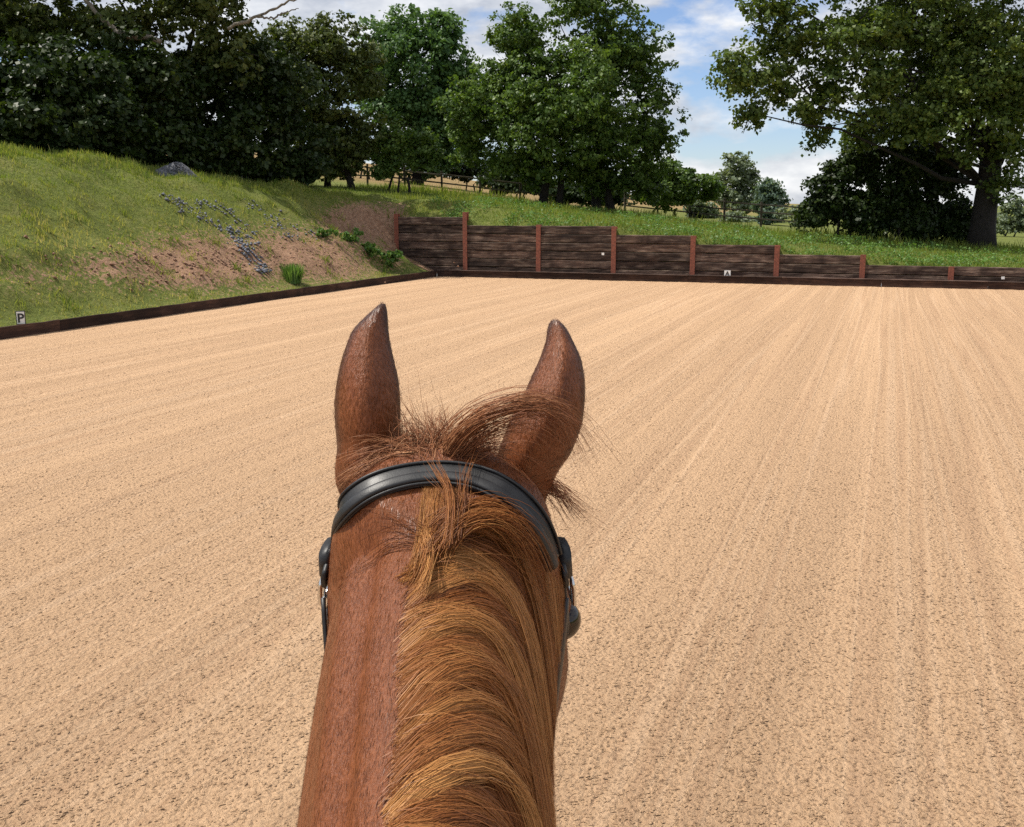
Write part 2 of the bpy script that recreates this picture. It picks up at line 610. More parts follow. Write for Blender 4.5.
def kern(d):
    return -np.sqrt(d * d + 0.04)


_n = len(_uv)
_K = kern(np.linalg.norm(_uv[:, None] - _uv[None], axis=2)) + np.eye(_n) * 0.03
_Am = np.zeros((_n + 1, _n + 1))
_Am[:_n, :_n] = _K
_Am[:_n, _n] = 1
_Am[_n, :_n] = 1
_wt = np.linalg.solve(_Am, np.append(_z, 0))


def terrain(u, v):
    u, v = np.asarray(u, float), np.asarray(v, float)
    out = np.empty(u.size)
    uf, vf = u.ravel(), v.ravel()
    for i in range(0, u.size, 20000):
        d = np.hypot(uf[i:i + 20000, None] - _uv[None, :, 0], vf[i:i + 20000, None] - _uv[None, :, 1])
        out[i:i + 20000] = kern(d) @ _wt[:_n] + _wt[_n]
    z = out.reshape(u.shape)
    near = np.exp(-np.maximum(0, np.hypot(u + 4, v + 10) - 25) / 15)
    bank = sstep(0.2, 1.5, -u) * (v < 4)
    z = z + near * bank * ((vnoise(u, v, 0.9) - 0.5) * 0.40 + (vnoise(u, v, 2.3, 3) - 0.5) * 0.26)
    foot = (u < 0) & (u > -6) & (v < 0.5) & (v > -60)
    z = np.where(foot, 0.13 + np.maximum(z - 0.13, 0.04 * np.minimum(-u, 6)) * np.clip((-u - 0.05) / 1.1, 0, 1), z)
    front = (v < WALL_V + 0.06) & (u > WALL_L - 0.03) & (u < 40)
    lim = 0.10 + np.maximum(0, -u - 0.1) * 0.42
    z = np.where(front & (v > -0.6), np.minimum(z, np.where(u > 0, 0.10, lim)), z)
    z = np.where((u > 25) & (u < 34) & (v < 0.4) & (v > -62), 0.05 + np.maximum(z - 0.05, 0) * np.clip((u - 30.2) / 3, 0, 1), z)
    z = np.where((v <= -58) & (v > -66) & (u > -1) & (u < 34), 0.05, z)
    behind = (v >= WALL_V + 0.06) & (u > WALL_L) & (u < U_END)
    z = np.where(behind, np.maximum(np.minimum(z, wall_top(u) + (v - WALL_V) * 0.35), wall_top(u) - 0.02 + 0 * v) * np.exp(-np.maximum(0, v - 1.2) / 1.2) + z * (1 - np.exp(-np.maximum(0, v - 1.2) / 1.2)), z)
    return z


def spread(a, b, s):
    return list(np.arange(a, b, s))


us = [-900, -600, -400, -250, -160, -110, -80, -60, -48] + spread(-40, -18, 1.2) + spread(-18, -0.4, 0.22) + [-0.3, -0.06] + spread(0.4, 30, 0.35) + [30.0] + spread(31, 60, 2.0) + [65, 75, 90, 120, 160, 220, 300, 450, 650, 900]
for pu in POST_U:
    us += [pu - 0.04, pu + 0.22, pu + 0.46]
us = np.array(sorted(set([round(float(x), 3) for x in us if not (-0.06 < x < 0.3)])))
vs = [-300, -180, -120, -90, -75, -66, -60] + spread(-56, -34, 1.5) + spread(-33, -0.5, 0.24) + [-0.3, 0.06, WALL_V - 0.03, WALL_V + 0.05, WALL_V + 0.075] + spread(0.9, 16, 0.35) + spread(16, 60, 1.5) + [62, 68, 75, 85, 95, 110, 130, 155, 190, 240, 310, 400, 520, 680, 900, 1200, 1600]
vs = np.array(sorted(set([round(float(x), 3) for x in vs])))
UU, VV = np.meshgrid(us, vs, indexing='ij')
ZZ = terrain(UU, VV)
# the ground at the board and at the arena edge stays level
pts = np.stack([UU.ravel(), VV.ravel(), ZZ.ravel()], 1)
nu, nv = len(us), len(vs)
idx = np.arange(nu * nv).reshape(nu, nv)
q = np.stack([idx[:-1, :-1], idx[1:, :-1], idx[1:, 1:], idx[:-1, 1:]], -1)
mu, mv = (us[:-1] + us[1:]) / 2, (vs[:-1] + vs[1:]) / 2
inside = ((mu > -0.05) & (mu < 30.0))[:, None] & ((mv < 0.05) & (mv > -60))[None, :]
faces = q[~inside].reshape(-1, 4)
wp = np.array(C0) + pts[:, :1] * EU + pts[:, 1:2] * EV + np.array([0, 0, 1.0]) * pts[:, 2:3]


def soil_at(wp, u, v):
    """bare earth on the cut bank"""
    fw = np.maximum((wp - CAM) @ FW, 0.5)
    px = W / 2 + F * ((wp - CAM) @ RT) / fw
    py = H / 2 - F * ((wp - CAM) @ UP) / fw
    s = np.zeros(len(px))
    for cx, cy, rx, ry, a in ((205, 262, 95, 30, 0.9), (120, 268, 70, 22, 0.62), (300, 255, 80, 30, 0.85), (362, 224, 42, 22, 1.15), (35, 276, 70, 20, 0.42), (330, 268, 60, 18, 0.75), (395, 232, 14, 36, 1.1), (255, 228, 45, 12, 0.4)):
        d = ((px - cx) / rx) ** 2 + ((py - cy) / ry) ** 2
        s = np.maximum(s, a * np.exp(-d * 0.9))
    s = s * ((u < 0.1) & (v < 3.0))
    s = np.where((v > -0.1) & (v < WALL_V) & (u > WALL_L), 0.8, s)
    return s


soil = soil_at(wp, pts[:, 0], pts[:, 1])
dryf = sstep(11, 22, pts[:, 1]) * sstep(0, -11, pts[:, 0]) * (1 - sstep(260, 400, pts[:, 1]))
gm = np_mesh('ground', pts, faces, {'soil': soil, 'dry': dryf}, smooth=True)
ground = link('ground', gm, M['ground'])
ground.matrix_world = ARENA_M
tag(ground, kind='structure')

# ------------------------------------------------------------------ arena sand
su = np.arange(-0.03, 30.04, 0.07)
sv = np.concatenate([np.arange(-60, -46, 2.0), np.arange(-46, 0.0, 0.5), [0.03]])
SU, SV = np.meshgrid(su, sv, indexing='ij')
wob = SU + 0.12 * np.sin(SV * 0.23 + SU * 0.6) + 0.05 * np.sin(SV * 0.9 + 2)
SZ = np.zeros_like(SU)
for k, (per, amp, ph) in enumerate(((1.9, 0.006, 0.3), (0.62, 0.006, 1.1), (0.31, 0.005, 2.0))):
    SZ += amp * (np.abs(np.sin(math.pi * (wob / per + ph))) ** 0.7 * -1 + 0.5) * (0.4 + 1.2 * vnoise(SU, SV * 0.12, 0.8, k * 5))
SZ += (vnoise(SU, SV, 0.8) - 0.5) * 0.012
spts = np.stack([SU.ravel(), SV.ravel(), SZ.ravel()], 1)
ii = np.arange(SU.size).reshape(SU.shape)
sf = np.stack([ii[:-1, :-1], ii[1:, :-1], ii[1:, 1:], ii[:-1, 1:]], -1).reshape(-1, 4)
sand = link('arena_sand', np_mesh('arena_sand', spts, sf, smooth=True), M['sand'])
sand.matrix_world = ARENA_M
tag(sand, kind='structure')


def sand_z(u, v):
    i = np.clip(np.round((u + 0.03) / 0.07).astype(int), 0, len(su) - 1)
    j = np.clip(np.searchsorted(sv, v), 0, len(sv) - 1)
    return SZ[i, j]


def clods(n):
    # loose lumps, thicker near the rider where they can be told apart
    camu, camv = toA(CAM)
    d = 2.4 * (11.0 ** (rng.random(n) ** 1.25))
    a = rng.uniform(-0.60, 0.60, n) + math.pi / 2
    x, y = d * np.cos(a), d * np.sin(a)
    w = np.stack([x, y, np.zeros(n)], 1)
    u, v = (w - C0) @ EU, (w - C0) @ EV
    keep = (u > 0.1) & (u < 29.8) & (v < -0.15) & (v > -59)
    lane = vnoise(u * 1.15, v * 0.05, 1.0, 2)
    keep &= rng.random(n) < 0.35 + 0.9 * lane
    u, v = u[keep], v[keep]
    n = len(u)
    z = sand_z(u, v)
    dd_ = np.hypot(*(np.stack([u - camu, v - camv])))
    r = 0.0035 + 0.0085 * rng.random(n) ** 2.2 + 0.006 * sstep(7, 20, dd_) * rng.random(n)
    base = np.array([[1, 0, 0], [0, 1, 0], [-1, 0, 0], [0, -1, 0], [0, 0, 1]], float)
    vv = base[None] * r[:, None, None] * rng.uniform(0.65, 1.35, (n, 5, 1))
    vv += rng.normal(0, 0.18, (n, 5, 3)) * r[:, None, None]
    vv[:, 4, 2] = r * rng.uniform(0.5, 1.0, n)
    vv[:, :4, 2] = (r * rng.uniform(0.0, 0.32, n))[:, None]
    vv[:, 4, 2] = r * rng.uniform(0.7, 1.1, n)
    vv += np.stack([u, v, z + 0.001], 1)[:, None]
    f = np.array([[0, 1, 4], [1, 2, 4], [2, 3, 4], [3, 0, 4]])
    ff = (f[None] + (np.arange(n) * 5)[:, None, None]).reshape(-1, 3)
    me = np_mesh('sand_clods', vv.reshape(-1, 3), ff)
    return me


cl = link('sand_clods', clods(105000), M['sand'])
cl.matrix_world = ARENA_M
tag(cl, 'loose crumbs of tan sand scattered over the harrowed arena', 'sand crumbs', kind='stuff')

# ------------------------------------------------------------------ boards round the arena
KB_H = 0.215


def plank_mesh(name, L, h, t, seed):
    r = random.Random(seed)
    bm = bmesh.new()
    n = 8
    prev = None
    secs = []
    for i in range(n + 1):
        x = L * i / n
        dz, dy = r.uniform(-0.006, 0.006), r.uniform(-0.005, 0.005)
        c = [(-t / 2, -0.06), (t / 2, -0.06), (t / 2, h - 0.008), (t / 2 - 0.008, h), (-t / 2 + 0.008, h), (-t / 2, h - 0.008)]
        secs.append([bm.verts.new((x, a + dy, b + (dz if b > 0 else 0))) for a, b in c])
    for a, b in zip(secs, secs[1:]):
        for k in range(6):
            bm.faces.new((a[k], a[(k + 1) % 6], b[(k + 1) % 6], b[k]))
    bm.faces.new(secs[0][::-1])
    bm.faces.new(secs[-1])
    return bm_mesh(name, bm)


planks = [plank_mesh('board', 2.995, KB_H, 0.05, s) for s in range(4)]
kb_left = empty('kickboard', A(-0.03, 0, 0), ANG)
tag(kb_left, 'dark creosoted low kickboard along the foot of the grassy bank', 'kickboard')
for k in range(15):
    b = link('board', planks[k % 4], M['board'], kb_left)
    b.rotation_euler = (0, 0, -math.pi / 2)
    b.location = (rng.uniform(-0.004, 0.004), -0.005 - 3.0 * k + 0.0, rng.uniform(-0.005, 0.004))
kb_back = empty('kickboard', A(0, 0.03, 0), ANG)
tag(kb_back, 'dark reddish low kickboard in front of the stepped sleeper wall', 'kickboard')
for k in range(10):
    b = link('board', planks[(k + 1) % 4], M['board'], kb_back)
    b.location = (0.0 + 3.0 * k, rng.uniform(-0.004, 0.004), rng.uniform(-0.005, 0.004))
    bm = bmesh.new()
    add_box(bm, (1.4975, 0, KB_H + 0.016), (2.99, 0.09, 0.026), 0.004)  # added pale strip, stands in for the board's sunlit top edge
    c_ = link('lit_edge', bm_mesh('lit_edge', bm), M['lit_edge'], b)

# ------------------------------------------------------------------ sleeper retaining wall
wall = empty('retaining_wall', A(0, WALL_V, 0), ANG)
tag(wall, 'stepped retaining wall of dark timber sleepers between rusty red steel posts', 'wall')


def sleeper_mesh(L, seed):
    r = random.Random(seed)
    bm = bmesh.new()
    n, h, t = 10, CH - 0.018, 0.13
    secs = []
    for i in range(n + 1):
        x = L * i / n
        j = lambda s=0.009: r.uniform(-s, s)
        b = 0.012 + abs(j())
        c = [(-t / 2 + b, 0), (-t / 2, b), (-t / 2 + j() * 0.4, h * 0.5), (-t / 2, h - b), (-t / 2 + b, h), (t / 2, h), (t / 2, 0)]
        secs.append([bm.verts.new((x, a + j(0.006), q_ + j(0.005))) for a, q_ in c])
    for a, b in zip(secs, secs[1:]):
        for k in range(7):
            bm.faces.new((a[k], a[(k + 1) % 7], b[(k + 1) % 7], b[k]))
    bm.faces.new(secs[0][::-1])
    bm.faces.new(secs[-1])
    return bm_mesh('sleeper', bm)


def post_mesh(h):
    bm = bmesh.new()
    add_box(bm, (0, -0.085, h / 2 - 0.1), (0.165, 0.014, h + 0.2), 0.003)
    add_box(bm, (0, 0.0, h / 2 - 0.1), (0.012, 0.156, h + 0.195), 0)
    add_box(bm, (0, 0.085, h / 2 - 0.1), (0.165, 0.014, h + 0.2), 0.003)
    return bm_mesh('post', bm)


for i, pu in enumerate(POST_U):
    c = max(COURSES[max(i - 1, 0)], COURSES[min(i, len(COURSES) - 1)])
    top = c * CH + CBASE + (0.16 if i == 1 else 0.10 if i == 0 else rng.uniform(-0.03, 0.02))
    p = link('post', post_mesh(top), M['steel'], wall)
    p.location = (pu, 0, 0)
for i, cN in enumerate(COURSES):
    L = POST_U[i + 1] - POST_U[i] - 0.03
    var = [sleeper_mesh(L, 100 + i * 3 + k) for k in range(3)]
    for c in range(cN):
        s = link('sleeper', var[(c * 2 + i) % 3], M['sleeper'], wall)
        s.location = (POST_U[i] + 0.015, rng.uniform(-0.018, 0.020), CBASE + c * CH)
# small pale tags nailed to the sleepers
for px, py in ((603, 254), (1003, 278)):
    d = ray(px, py)
    t = (WALL_V - 0.08 - (CAM - C0) @ EV) / (d @ EV)
    p = CAM + d * t
    u, v = toA(p)
    bm = bmesh.new()
    add_box(bm, (0, 0, 0), (0.09, 0.012, 0.08), 0.003)
    o = link('nailed_tag', bm_mesh('nailed_tag', bm), M['white'], wall)
    o.location = (u, v - WALL_V, p[2])


# ------------------------------------------------------------------ letter markers
def letter_marker(ch, w, h, loc, rz, label, stake=True):
    root = empty('letter_marker', loc, rz)
    tag(root, label, 'marker')
    bm = bmesh.new()
    add_box(bm, (0, 0, h / 2), (w + 0.03, 0.012, h + 0.03), 0.002)
    link('backing', bm_mesh('backing', bm), M['black'], root)
    bm = bmesh.new()
    add_box(bm, (0, -0.009, h / 2), (w, 0.006, h), 0.001)
    link('plate', bm_mesh('plate', bm), M['white'], root)
    cu = bpy.data.curves.new('t', 'FONT')
    cu.body = ch
    cu.size = h * 1.05
    cu.align_x = 'CENTER'
    cu.extrude = 0.002
    cu.offset = 0.006
    to = bpy.data.objects.new('t', cu)
    COL.objects.link(to)
    dg = bpy.context.evaluated_depsgraph_get()
    me = bpy.data.meshes.new_from_object(to.evaluated_get(dg))
    bpy.data.objects.remove(to)
    me.name = 'letter'
    lo = link('letter', me, M['black'], root)
    lo.rotation_euler = (math.pi / 2, 0, 0)
    lo.location = (0, -0.0145, h * 0.13)
    bm = bmesh.new()
    add_box(bm, (0, 0.014, -0.14), (0.03, 0.014, 0.42), 0.002)
    link('stake', bm_mesh('stake', bm), M['fence'], root)
    return root


pp = G(20, 325, 0.19)
uP, vP = toA(pp)
letter_marker('P', 0.135, 0.225, A(-0.12, vP, 0.215), ANG + R(35), 'small white plate with black letter P standing on the kickboard below the bank')
d = ray(728, 277)
uA = wall_u(728, 0.1)
letter_marker('A', 0.20, 0.19, A(uA, 0.10, 0.215), ANG, 'small white letter plate on the kickboard against the sleeper wall')

# ------------------------------------------------------------------ grass
def on_ground(n, u0, u1, v0, v1):
    u, v = rng.uniform(u0, u1, n), rng.uniform(v0, v1, n)
    return u, v


def blades(name, u, v, h, w, shade, lean=0.45):
    n = len(u)
    z = terrain(u, v) - 0.01
    a = rng.uniform(0, 2 * math.pi, n)
    dx, dy = np.cos(a), np.sin(a)
    b = rng.uniform(0, 2 * math.pi, n)
    ln = h * lean * rng.random(n)
    c = np.stack([u, v, z], 1)
    s = np.stack([dx, dy, 0 * dx], 1) * (w / 2)[:, None]
    t = c + np.stack([np.cos(b) * ln, np.sin(b) * ln, h], 1)
    m = c + np.stack([np.cos(b) * ln * 0.35, np.sin(b) * ln * 0.35, h * 0.55], 1)
    vv = np.stack([c - s, c + s, m + s * 0.7, t, m - s * 0.7], 1).reshape(-1, 3)
    k = np.arange(n) * 5
    vv = vv.reshape(-1, 5, 3)[:, [0, 1, 3, 4]].reshape(-1, 3)
    k = np.arange(n) * 4
    f = np.concatenate([np.stack([k, k + 1, k + 3], 1), np.stack([k + 3, k + 1, k + 2], 1)])
    me = np_mesh(name, vv, f, {'shade': np.repeat(np.clip(shade, 0, 1), 4)})
    o = link(name, me, M['grass'])
    o.matrix_world = ARENA_M
    return o


# bank
n = 150000
u, v = on_ground(n, -17, -0.12, -33, 3)
z = terrain(u, v)
w3 = np.array(C0) + u[:, None] * EU + v[:, None] * EV + np.array([0, 0, 1.0]) * z[:, None]
sl = soil_at(w3, u, v)
patch = vnoise(u, v, 0.55, 4) * 0.6 + vnoise(u, v, 2.1, 9) * 0.4
keep = rng.random(n) < np.clip(1.15 - 1.25 * sl - 1.1 * (patch - 0.5), 0.12, 1)
fw = (w3 - CAM) @ FW
ppx = W / 2 + F * ((w3 - CAM) @ RT) / np.maximum(fw, 0.5)
keep &= (fw > 3) & (ppx > -160) & (ppx < 560)
u, v, sl, patch = u[keep], v[keep], sl[keep], patch[keep]
fr = np.clip(-u / 8.5, 0, 1.3)
sh = 0.68 - 0.42 * sstep(0.25, 0.70, fr) + (patch - 0.5) * 0.55 + rng.normal(0, 0.14, len(u)) + 0.18 * np.clip(sl, 0, 1)
hh = (0.035 + 0.085 * rng.random(len(u)) ** 1.4) * (0.35 + 2.2 * patch ** 2) * (1 - 0.4 * np.clip(sl, 0, 1))
g1 = blades('bank_grass', u, v, hh, 0.014 + 0.014 * rng.random(len(u)), sh)
tag(g1, 'patchy olive green grass covering the sloping bank above the left kickboard', 'grass', kind='stuff')
# tussocks standing out of the short grass and on the bare soil
nt2 = 420
tu, tv = rng.uniform(-9, -0.5, nt2), rng.uniform(-26, 0.0, nt2)
tk = np.repeat(np.arange(nt2), 26)
tr_ = rng.uniform(0.05, 0.16, nt2)[tk]
th_ = rng.uniform(0.07, 0.24, nt2)[tk]
g1b = blades('bank_tussocks', np.minimum(tu[tk] + rng.normal(0, 1, len(tk)) * tr_, -0.12), tv[tk] + rng.normal(0, 1, len(tk)) * tr_, th_ * rng.uniform(0.5, 1.1, len(tk)), 0.012 + 0.012 * rng.random(len(tk)), (rng.uniform(0.05, 0.75, nt2)[tk]) + rng.normal(0, 0.12, len(tk)), 0.7)
tag(g1b, 'scattered taller grass tussocks on the bank and its bare soil', 'grass', kind='stuff')
# tall seeding grass along the crest
n = 26000
v = rng.uniform(-33, 3, n)
tp = np.array([toA(PY(px, py, y)) for px, py, y in ((-200, 132, 20.5), (-100, 143, 23.5), (0, 152, 27), (100, 166, 30), (200, 179, 33.5), (300, 193, 37.3), (350, 201, 38.8))])
uc = np.interp(v, tp[:, 1], tp[:, 0])
u = uc - np.abs(rng.normal(0, 1.5, n)) + 0.3
g2 = blades('crest_grass', u, v, 0.06 + 0.17 * rng.random(n) ** 1.8, 0.012 + 0.012 * rng.random(n), 0.36 + rng.normal(0, 0.24, n), 0.35)
tag(g2, 'tall seeding grass along the crest of the bank below the dark trees', 'grass', kind='stuff')
# meadow behind the wall
n = 72000
u, v = on_ground(n, -8, 34, WALL_V + 0.15, 14)
v = WALL_V + 0.15 + (v - WALL_V - 0.15) ** 1.35 / 13.85 ** 0.35
keep = ~((u < WALL_L) & (v < 2.5) & (rng.random(n) < 0.7))
u, v = u[keep], v[keep]
pt = vnoise(u, v, 0.5, 2) * 0.6 + vnoise(u, v, 2.0, 1) * 0.4
hh = (0.06 + 0.17 * rng.random(len(u)) ** 1.6) * (0.35 + 1.9 * pt ** 2) * (1 + 0.9 * sstep(6, 11, v))
g3 = blades('meadow_grass', u, v, hh, 0.014 + 0.016 * rng.random(len(u)), 0.24 + (pt - 0.5) * 0.6 + rng.normal(0, 0.13, len(u)))
tag(g3, 'lush green meadow grass growing behind the sleeper wall', 'grass', kind='stuff')


# broad-leaved weeds in the grass
def verge(n):
    u, v = rng.uniform(-1, 26, n), WALL_V + 0.2 + 8.5 * rng.random(n) ** 1.6
    k = vnoise(u, v, 0.8, 6) + 0.3 * rng.random(n) > 0.66
    u, v = np.repeat(u[k], 16), np.repeat(v[k], 16)
    m = len(u)
    u, v = u + rng.normal(0, 0.10, m), v + rng.normal(0, 0.10, m)
    v = np.maximum(v, WALL_V + 0.14)
    z = terrain(u, v) + 0.03 + 0.22 * rng.random(m) ** 1.3
    c = np.stack([u, v, z], 1)
    nr = rng.normal(size=(m, 3)) * 0.5 + np.array([0, 0, 0.8])
    nr /= np.linalg.norm(nr, axis=1)[:, None]
    a = np.cross(nr, rng.normal(size=(m, 3)))
    a /= np.linalg.norm(a, axis=1)[:, None]
    b = np.cross(nr, a)
    L = rng.uniform(0.05, 0.12, (m, 1))
    vv = np.stack([c - a * L * 0.5, c + b * L * 0.25, c + a * L * 0.5, c - b * L * 0.25], 1).reshape(-1, 3)
    return np_mesh('verge_weeds', vv, np.arange(m * 4).reshape(-1, 4), {'shade': np.repeat(np.clip(rng.normal(0.45, 0.25, m), 0, 1), 4)})


o = link('verge_weeds', verge(1900), M['leaf_weed'])
o.matrix_world = ARENA_M
tag(o, 'low broad leaved weeds scattered through the grass behind the sleeper wall', 'weeds', kind='stuff')


# ------------------------------------------------------------------ trees
def leaf_arrays(blobs, n, size, cl_r, shell=0.5, droop=0.2, drop=0.12, outward=0.6, subs=15):
    cs = np.array([b[0] for b in blobs])
    rs = np.array([b[1] for b in blobs])
    # boughs: each mass is broken into smaller lumps set towards its outside
    nb = len(blobs)
    d = rng.normal(size=(nb * subs, 3))
    d /= np.linalg.norm(d, axis=1)[:, None]
    bi = np.repeat(np.arange(nb), subs)
    rad = 0.30 + 0.50 * rng.random(nb * subs) ** 0.7
    sc = cs[bi] + d * rs[bi] * rad[:, None]
    gm_ = np.prod(rs, axis=1) ** (1 / 3)
    sr = rs[bi] * 0.38 + gm_[bi][:, None] * 0.08
    sr = sr * rng.uniform(0.62, 1.3, (nb * subs, 1)) * np.array([1.0, 1.0, 0.88])
    sv_ = rng.normal(0, 0.07, nb * subs)
    kk = rng.random(nb * subs) > drop
    sc, sr, sv_ = sc[kk], sr[kk], sv_[kk]
    wt = np.prod(sr, axis=1) ** (2 / 3)
    wt = wt / wt.sum()
    per = 26
    m = max(20, n // per)
    si = rng.choice(len(sc), m, p=wt)
    d = rng.normal(size=(m, 3))
    d /= np.linalg.norm(d, axis=1)[:, None]
    d[:, 2] = d[:, 2] * 0.9 + 0.12
    rad = shell + (1.0 - shell) * rng.random(m) ** 0.6
    cc = sc[si] + d * sr[si] * rad[:, None]
    cr = cl_r * 0.8 * rng.uniform(0.5, 1.3, m)
    clv = sv_[si] + rng.normal(0, 0.10, m)
    q_ = rng.normal(size=(m * per, 3))
    q_ /= np.linalg.norm(q_, axis=1)[:, None]
    pos = np.repeat(cc, per, axis=0) + q_ * (rng.random((m * per, 1)) ** 0.55) * np.repeat(cr, per)[:, None] * np.array([1.0, 1.0, 0.6])
    out = np.repeat(d, per, axis=0)
    nrm = rng.normal(size=(m * per, 3)) * (1 - outward) + out * outward * 0.7 + np.array([0, 0, outward * 0.6])
    nrm /= np.linalg.norm(nrm, axis=1)[:, None]
    a = np.cross(nrm, rng.normal(size=nrm.shape))
    a /= np.linalg.norm(a, axis=1)[:, None] + 1e-9
    a[:, 2] -= droop
    b = np.cross(nrm, a)
    L = size * rng.uniform(0.6, 1.35, m * per)[:, None]
    v0, v1 = pos - a * L * 0.5, pos + a * L * 0.5
    s = b * L * 0.40
    mid = pos + a * L * 0.06 + nrm * L * 0.07
    vv = np.stack([v0, mid + s, v1, mid - s], 1).reshape(-1, 3)
    sh = np.clip(0.45 + np.repeat(clv, per) + rng.normal(0, 0.15, m * per), 0, 1)
    f = np.arange(m * per * 4).reshape(-1, 4)
    return vv, f, np.repeat(sh, 4)


def blob(px, py, y, rx, ry, ry_depth=None):
    c = PY(px, py, y)
    k = np.linalg.norm(c - CAM) / F * 0.97
    return (c, np.array([rx * k, (ry_depth if ry_depth else rx * k * 0.9), ry * k]))


def limb_pts(a, b, sag=0.0, wig=0.15, n=6):
    a, b = np.array(a), np.array(b)
    out = []
    L = np.linalg.norm(b - a)
    for i in range(n):
        t = i / (n - 1)
        p = a + (b - a) * t
        p = p + np.array([0, 0, 1]) * sag * L * math.sin(math.pi * t)
        if 0 < i < n - 1: p = p + rng.normal(0, wig * L / n, 3)
        out.append(p)
    return out


def ground_at(x, y):
    u, v = toA((x, y, 0))
    return float(terrain(np.array([u]), np.array([v]))[0])


def make_tree(name, label, cat, px, y, trunk_r, blobs, n, size, leaf, fork=0.35, cl_r=0.5, shell=0.5, drop=0.12, bark='bark', stems=1, group=None, twigs=18, outward=0.6, stem_px=None, droop=0.2):
    base = PY(px, 200, y)
    gz = ground_at(base[0], base[1])
    bx = np.array([base[0], base[1], gz - 0.05])
    root = empty(name, bx)
    tag(root, label, cat, group)
    vv, f, sh = leaf_arrays(blobs, n, size, cl_r, shell, droop, drop, outward)
    keepz = vv.reshape(-1, 4, 3)[:, :, 2].min(axis=1) > gz + 0.02
    me = np_mesh('crown', vv - bx, f[keepz], {'shade': sh})
    link('crown', me, M[leaf], root)
    bm = bmesh.new()
    cs = np.array([b[0] for b in blobs])
    rs = np.array([b[1] for b in blobs])
    top = cs[:, 2].max() - bx[2]
    cen = cs.mean(axis=0)
    for s in range(stems):
        spx = (stem_px[s] if stem_px else px)
        sb = PY(spx, 200, y + (rng.uniform(-0.6, 0.6) if stems > 1 else 0))
        sb[2] = ground_at(sb[0], sb[1]) - 0.05
        fk = np.array([sb[0] * 0.7 + cen[0] * 0.3 if stems > 1 else sb[0] + rng.normal(0, 0.08), sb[1], sb[2] + top * fork * rng.uniform(0.9, 1.1)])
        tr = trunk_r * (1 if stems == 1 else rng.uniform(0.7, 1.0))
        tp_ = limb_pts(sb, fk, 0, 0.03, 6)
        add_tube(bm, [p - bx for p in tp_], [tr * 1.35, tr * 1.08, tr, tr * 0.95, tr * 0.9, tr * 0.82], 10)
        for i in range(s, len(blobs), stems):
            e = cs[i]
            r0 = tr * rng.uniform(0.26, 0.46) * (0.55 if len(blobs) > 14 else 1)
            add_tube(bm, [p - bx for p in limb_pts(fk - np.array([0, 0, rng.uniform(0.0, 0.42) * top * fork]), e, 0.06, 0.25, 7)], [r0, r0 * 0.85, r0 * 0.7, r0 * 0.56, r0 * 0.42, r0 * 0.3, r0 * 0.15], 7)
            for k in range(max(2, twigs // len(blobs))):
                dd = rng.normal(size=3)
                dd /= np.linalg.norm(dd)
                add_tube(bm, [p - bx for p in limb_pts(e + rng.normal(0, 0.1, 3), e + dd * rs[i] * 0.95, 0.05, 0.3, 4)], [r0 * 0.3, r0 * 0.22, r0 * 0.14, 0.008], 5)
    link('trunk', bm_mesh('trunk', bm, True), M[bark], root)
    return root


def B(y, *l):
    return [blob(b[0], b[1], y + (b[4] if len(b) > 4 else 0), b[2], b[3]) for b in l]


# dark trees on the crest of the bank
make_tree('oak_tree', 'tall dark oak rising over the hedge with a bare pale limb', 'tree', 160, 40, 0.28,
          B(38.5, (30, 5, 75, 45), (150, 15, 60, 40), (225, 5, 55, 40), (100, -50, 110, 50), (220, -50, 90, 45), (225, 55, 40, 30), (0, 60, 55, 40), (95, 60, 50, 35), (-60, 0, 70, 60), (160, 70, 45, 30), (60, 30, 50, 35), (20, 35, 45, 30)),
          52000, 0.17, 'leaf_haw', 0.45, 0.42, 0.45, 0.2)
# bare pale limbs
lroot = [o for o in bpy.data.objects if o.name.startswith('oak_tree')][0]
lb = np.array(lroot.location)


def interp_pts(q_):
    q_ = np.array(q_)
    t_ = np.linspace(0, len(q_) - 1, 24)
    p_ = np.stack([np.interp(t_, np.arange(len(q_)), q_[:, k]) for k in range(3)], 1)
    return p_ + rng.normal(0, 0.022, p_.shape)


for yd, gl, rl in ((36.5, ((160, 42), (148, 38), (132, 37), (118, 32), (104, 20), (92, 8), (80, -8), (70, -30)), [0.13, 0.12, 0.11, 0.10, 0.09, 0.085, 0.08, 0.06]),
                   (36.5, ((228, 28), (246, 22), (262, 14), (280, 6), (300, -2), (318, -12)), [0.08, 0.07, 0.06, 0.05, 0.035, 0.02]),
                   (36.5, ((256, 17), (272, 18), (286, 12), (300, 8)), [0.05, 0.04, 0.03, 0.015])):
    bm = bmesh.new()
    add_tube(bm, interp_pts([np.array(PY(a, b_, yd)) - lb for a, b_ in gl]), [r_ * rng.uniform(0.68, 0.9) for r_ in np.interp(np.linspace(0, len(rl) - 1, 24), np.arange(len(rl)), rl)], 8)
    link('bare_limb', bm_mesh('bare_limb', bm, True), M['bark_pale'], lroot)['label'] = 'bare pale weathered limb'

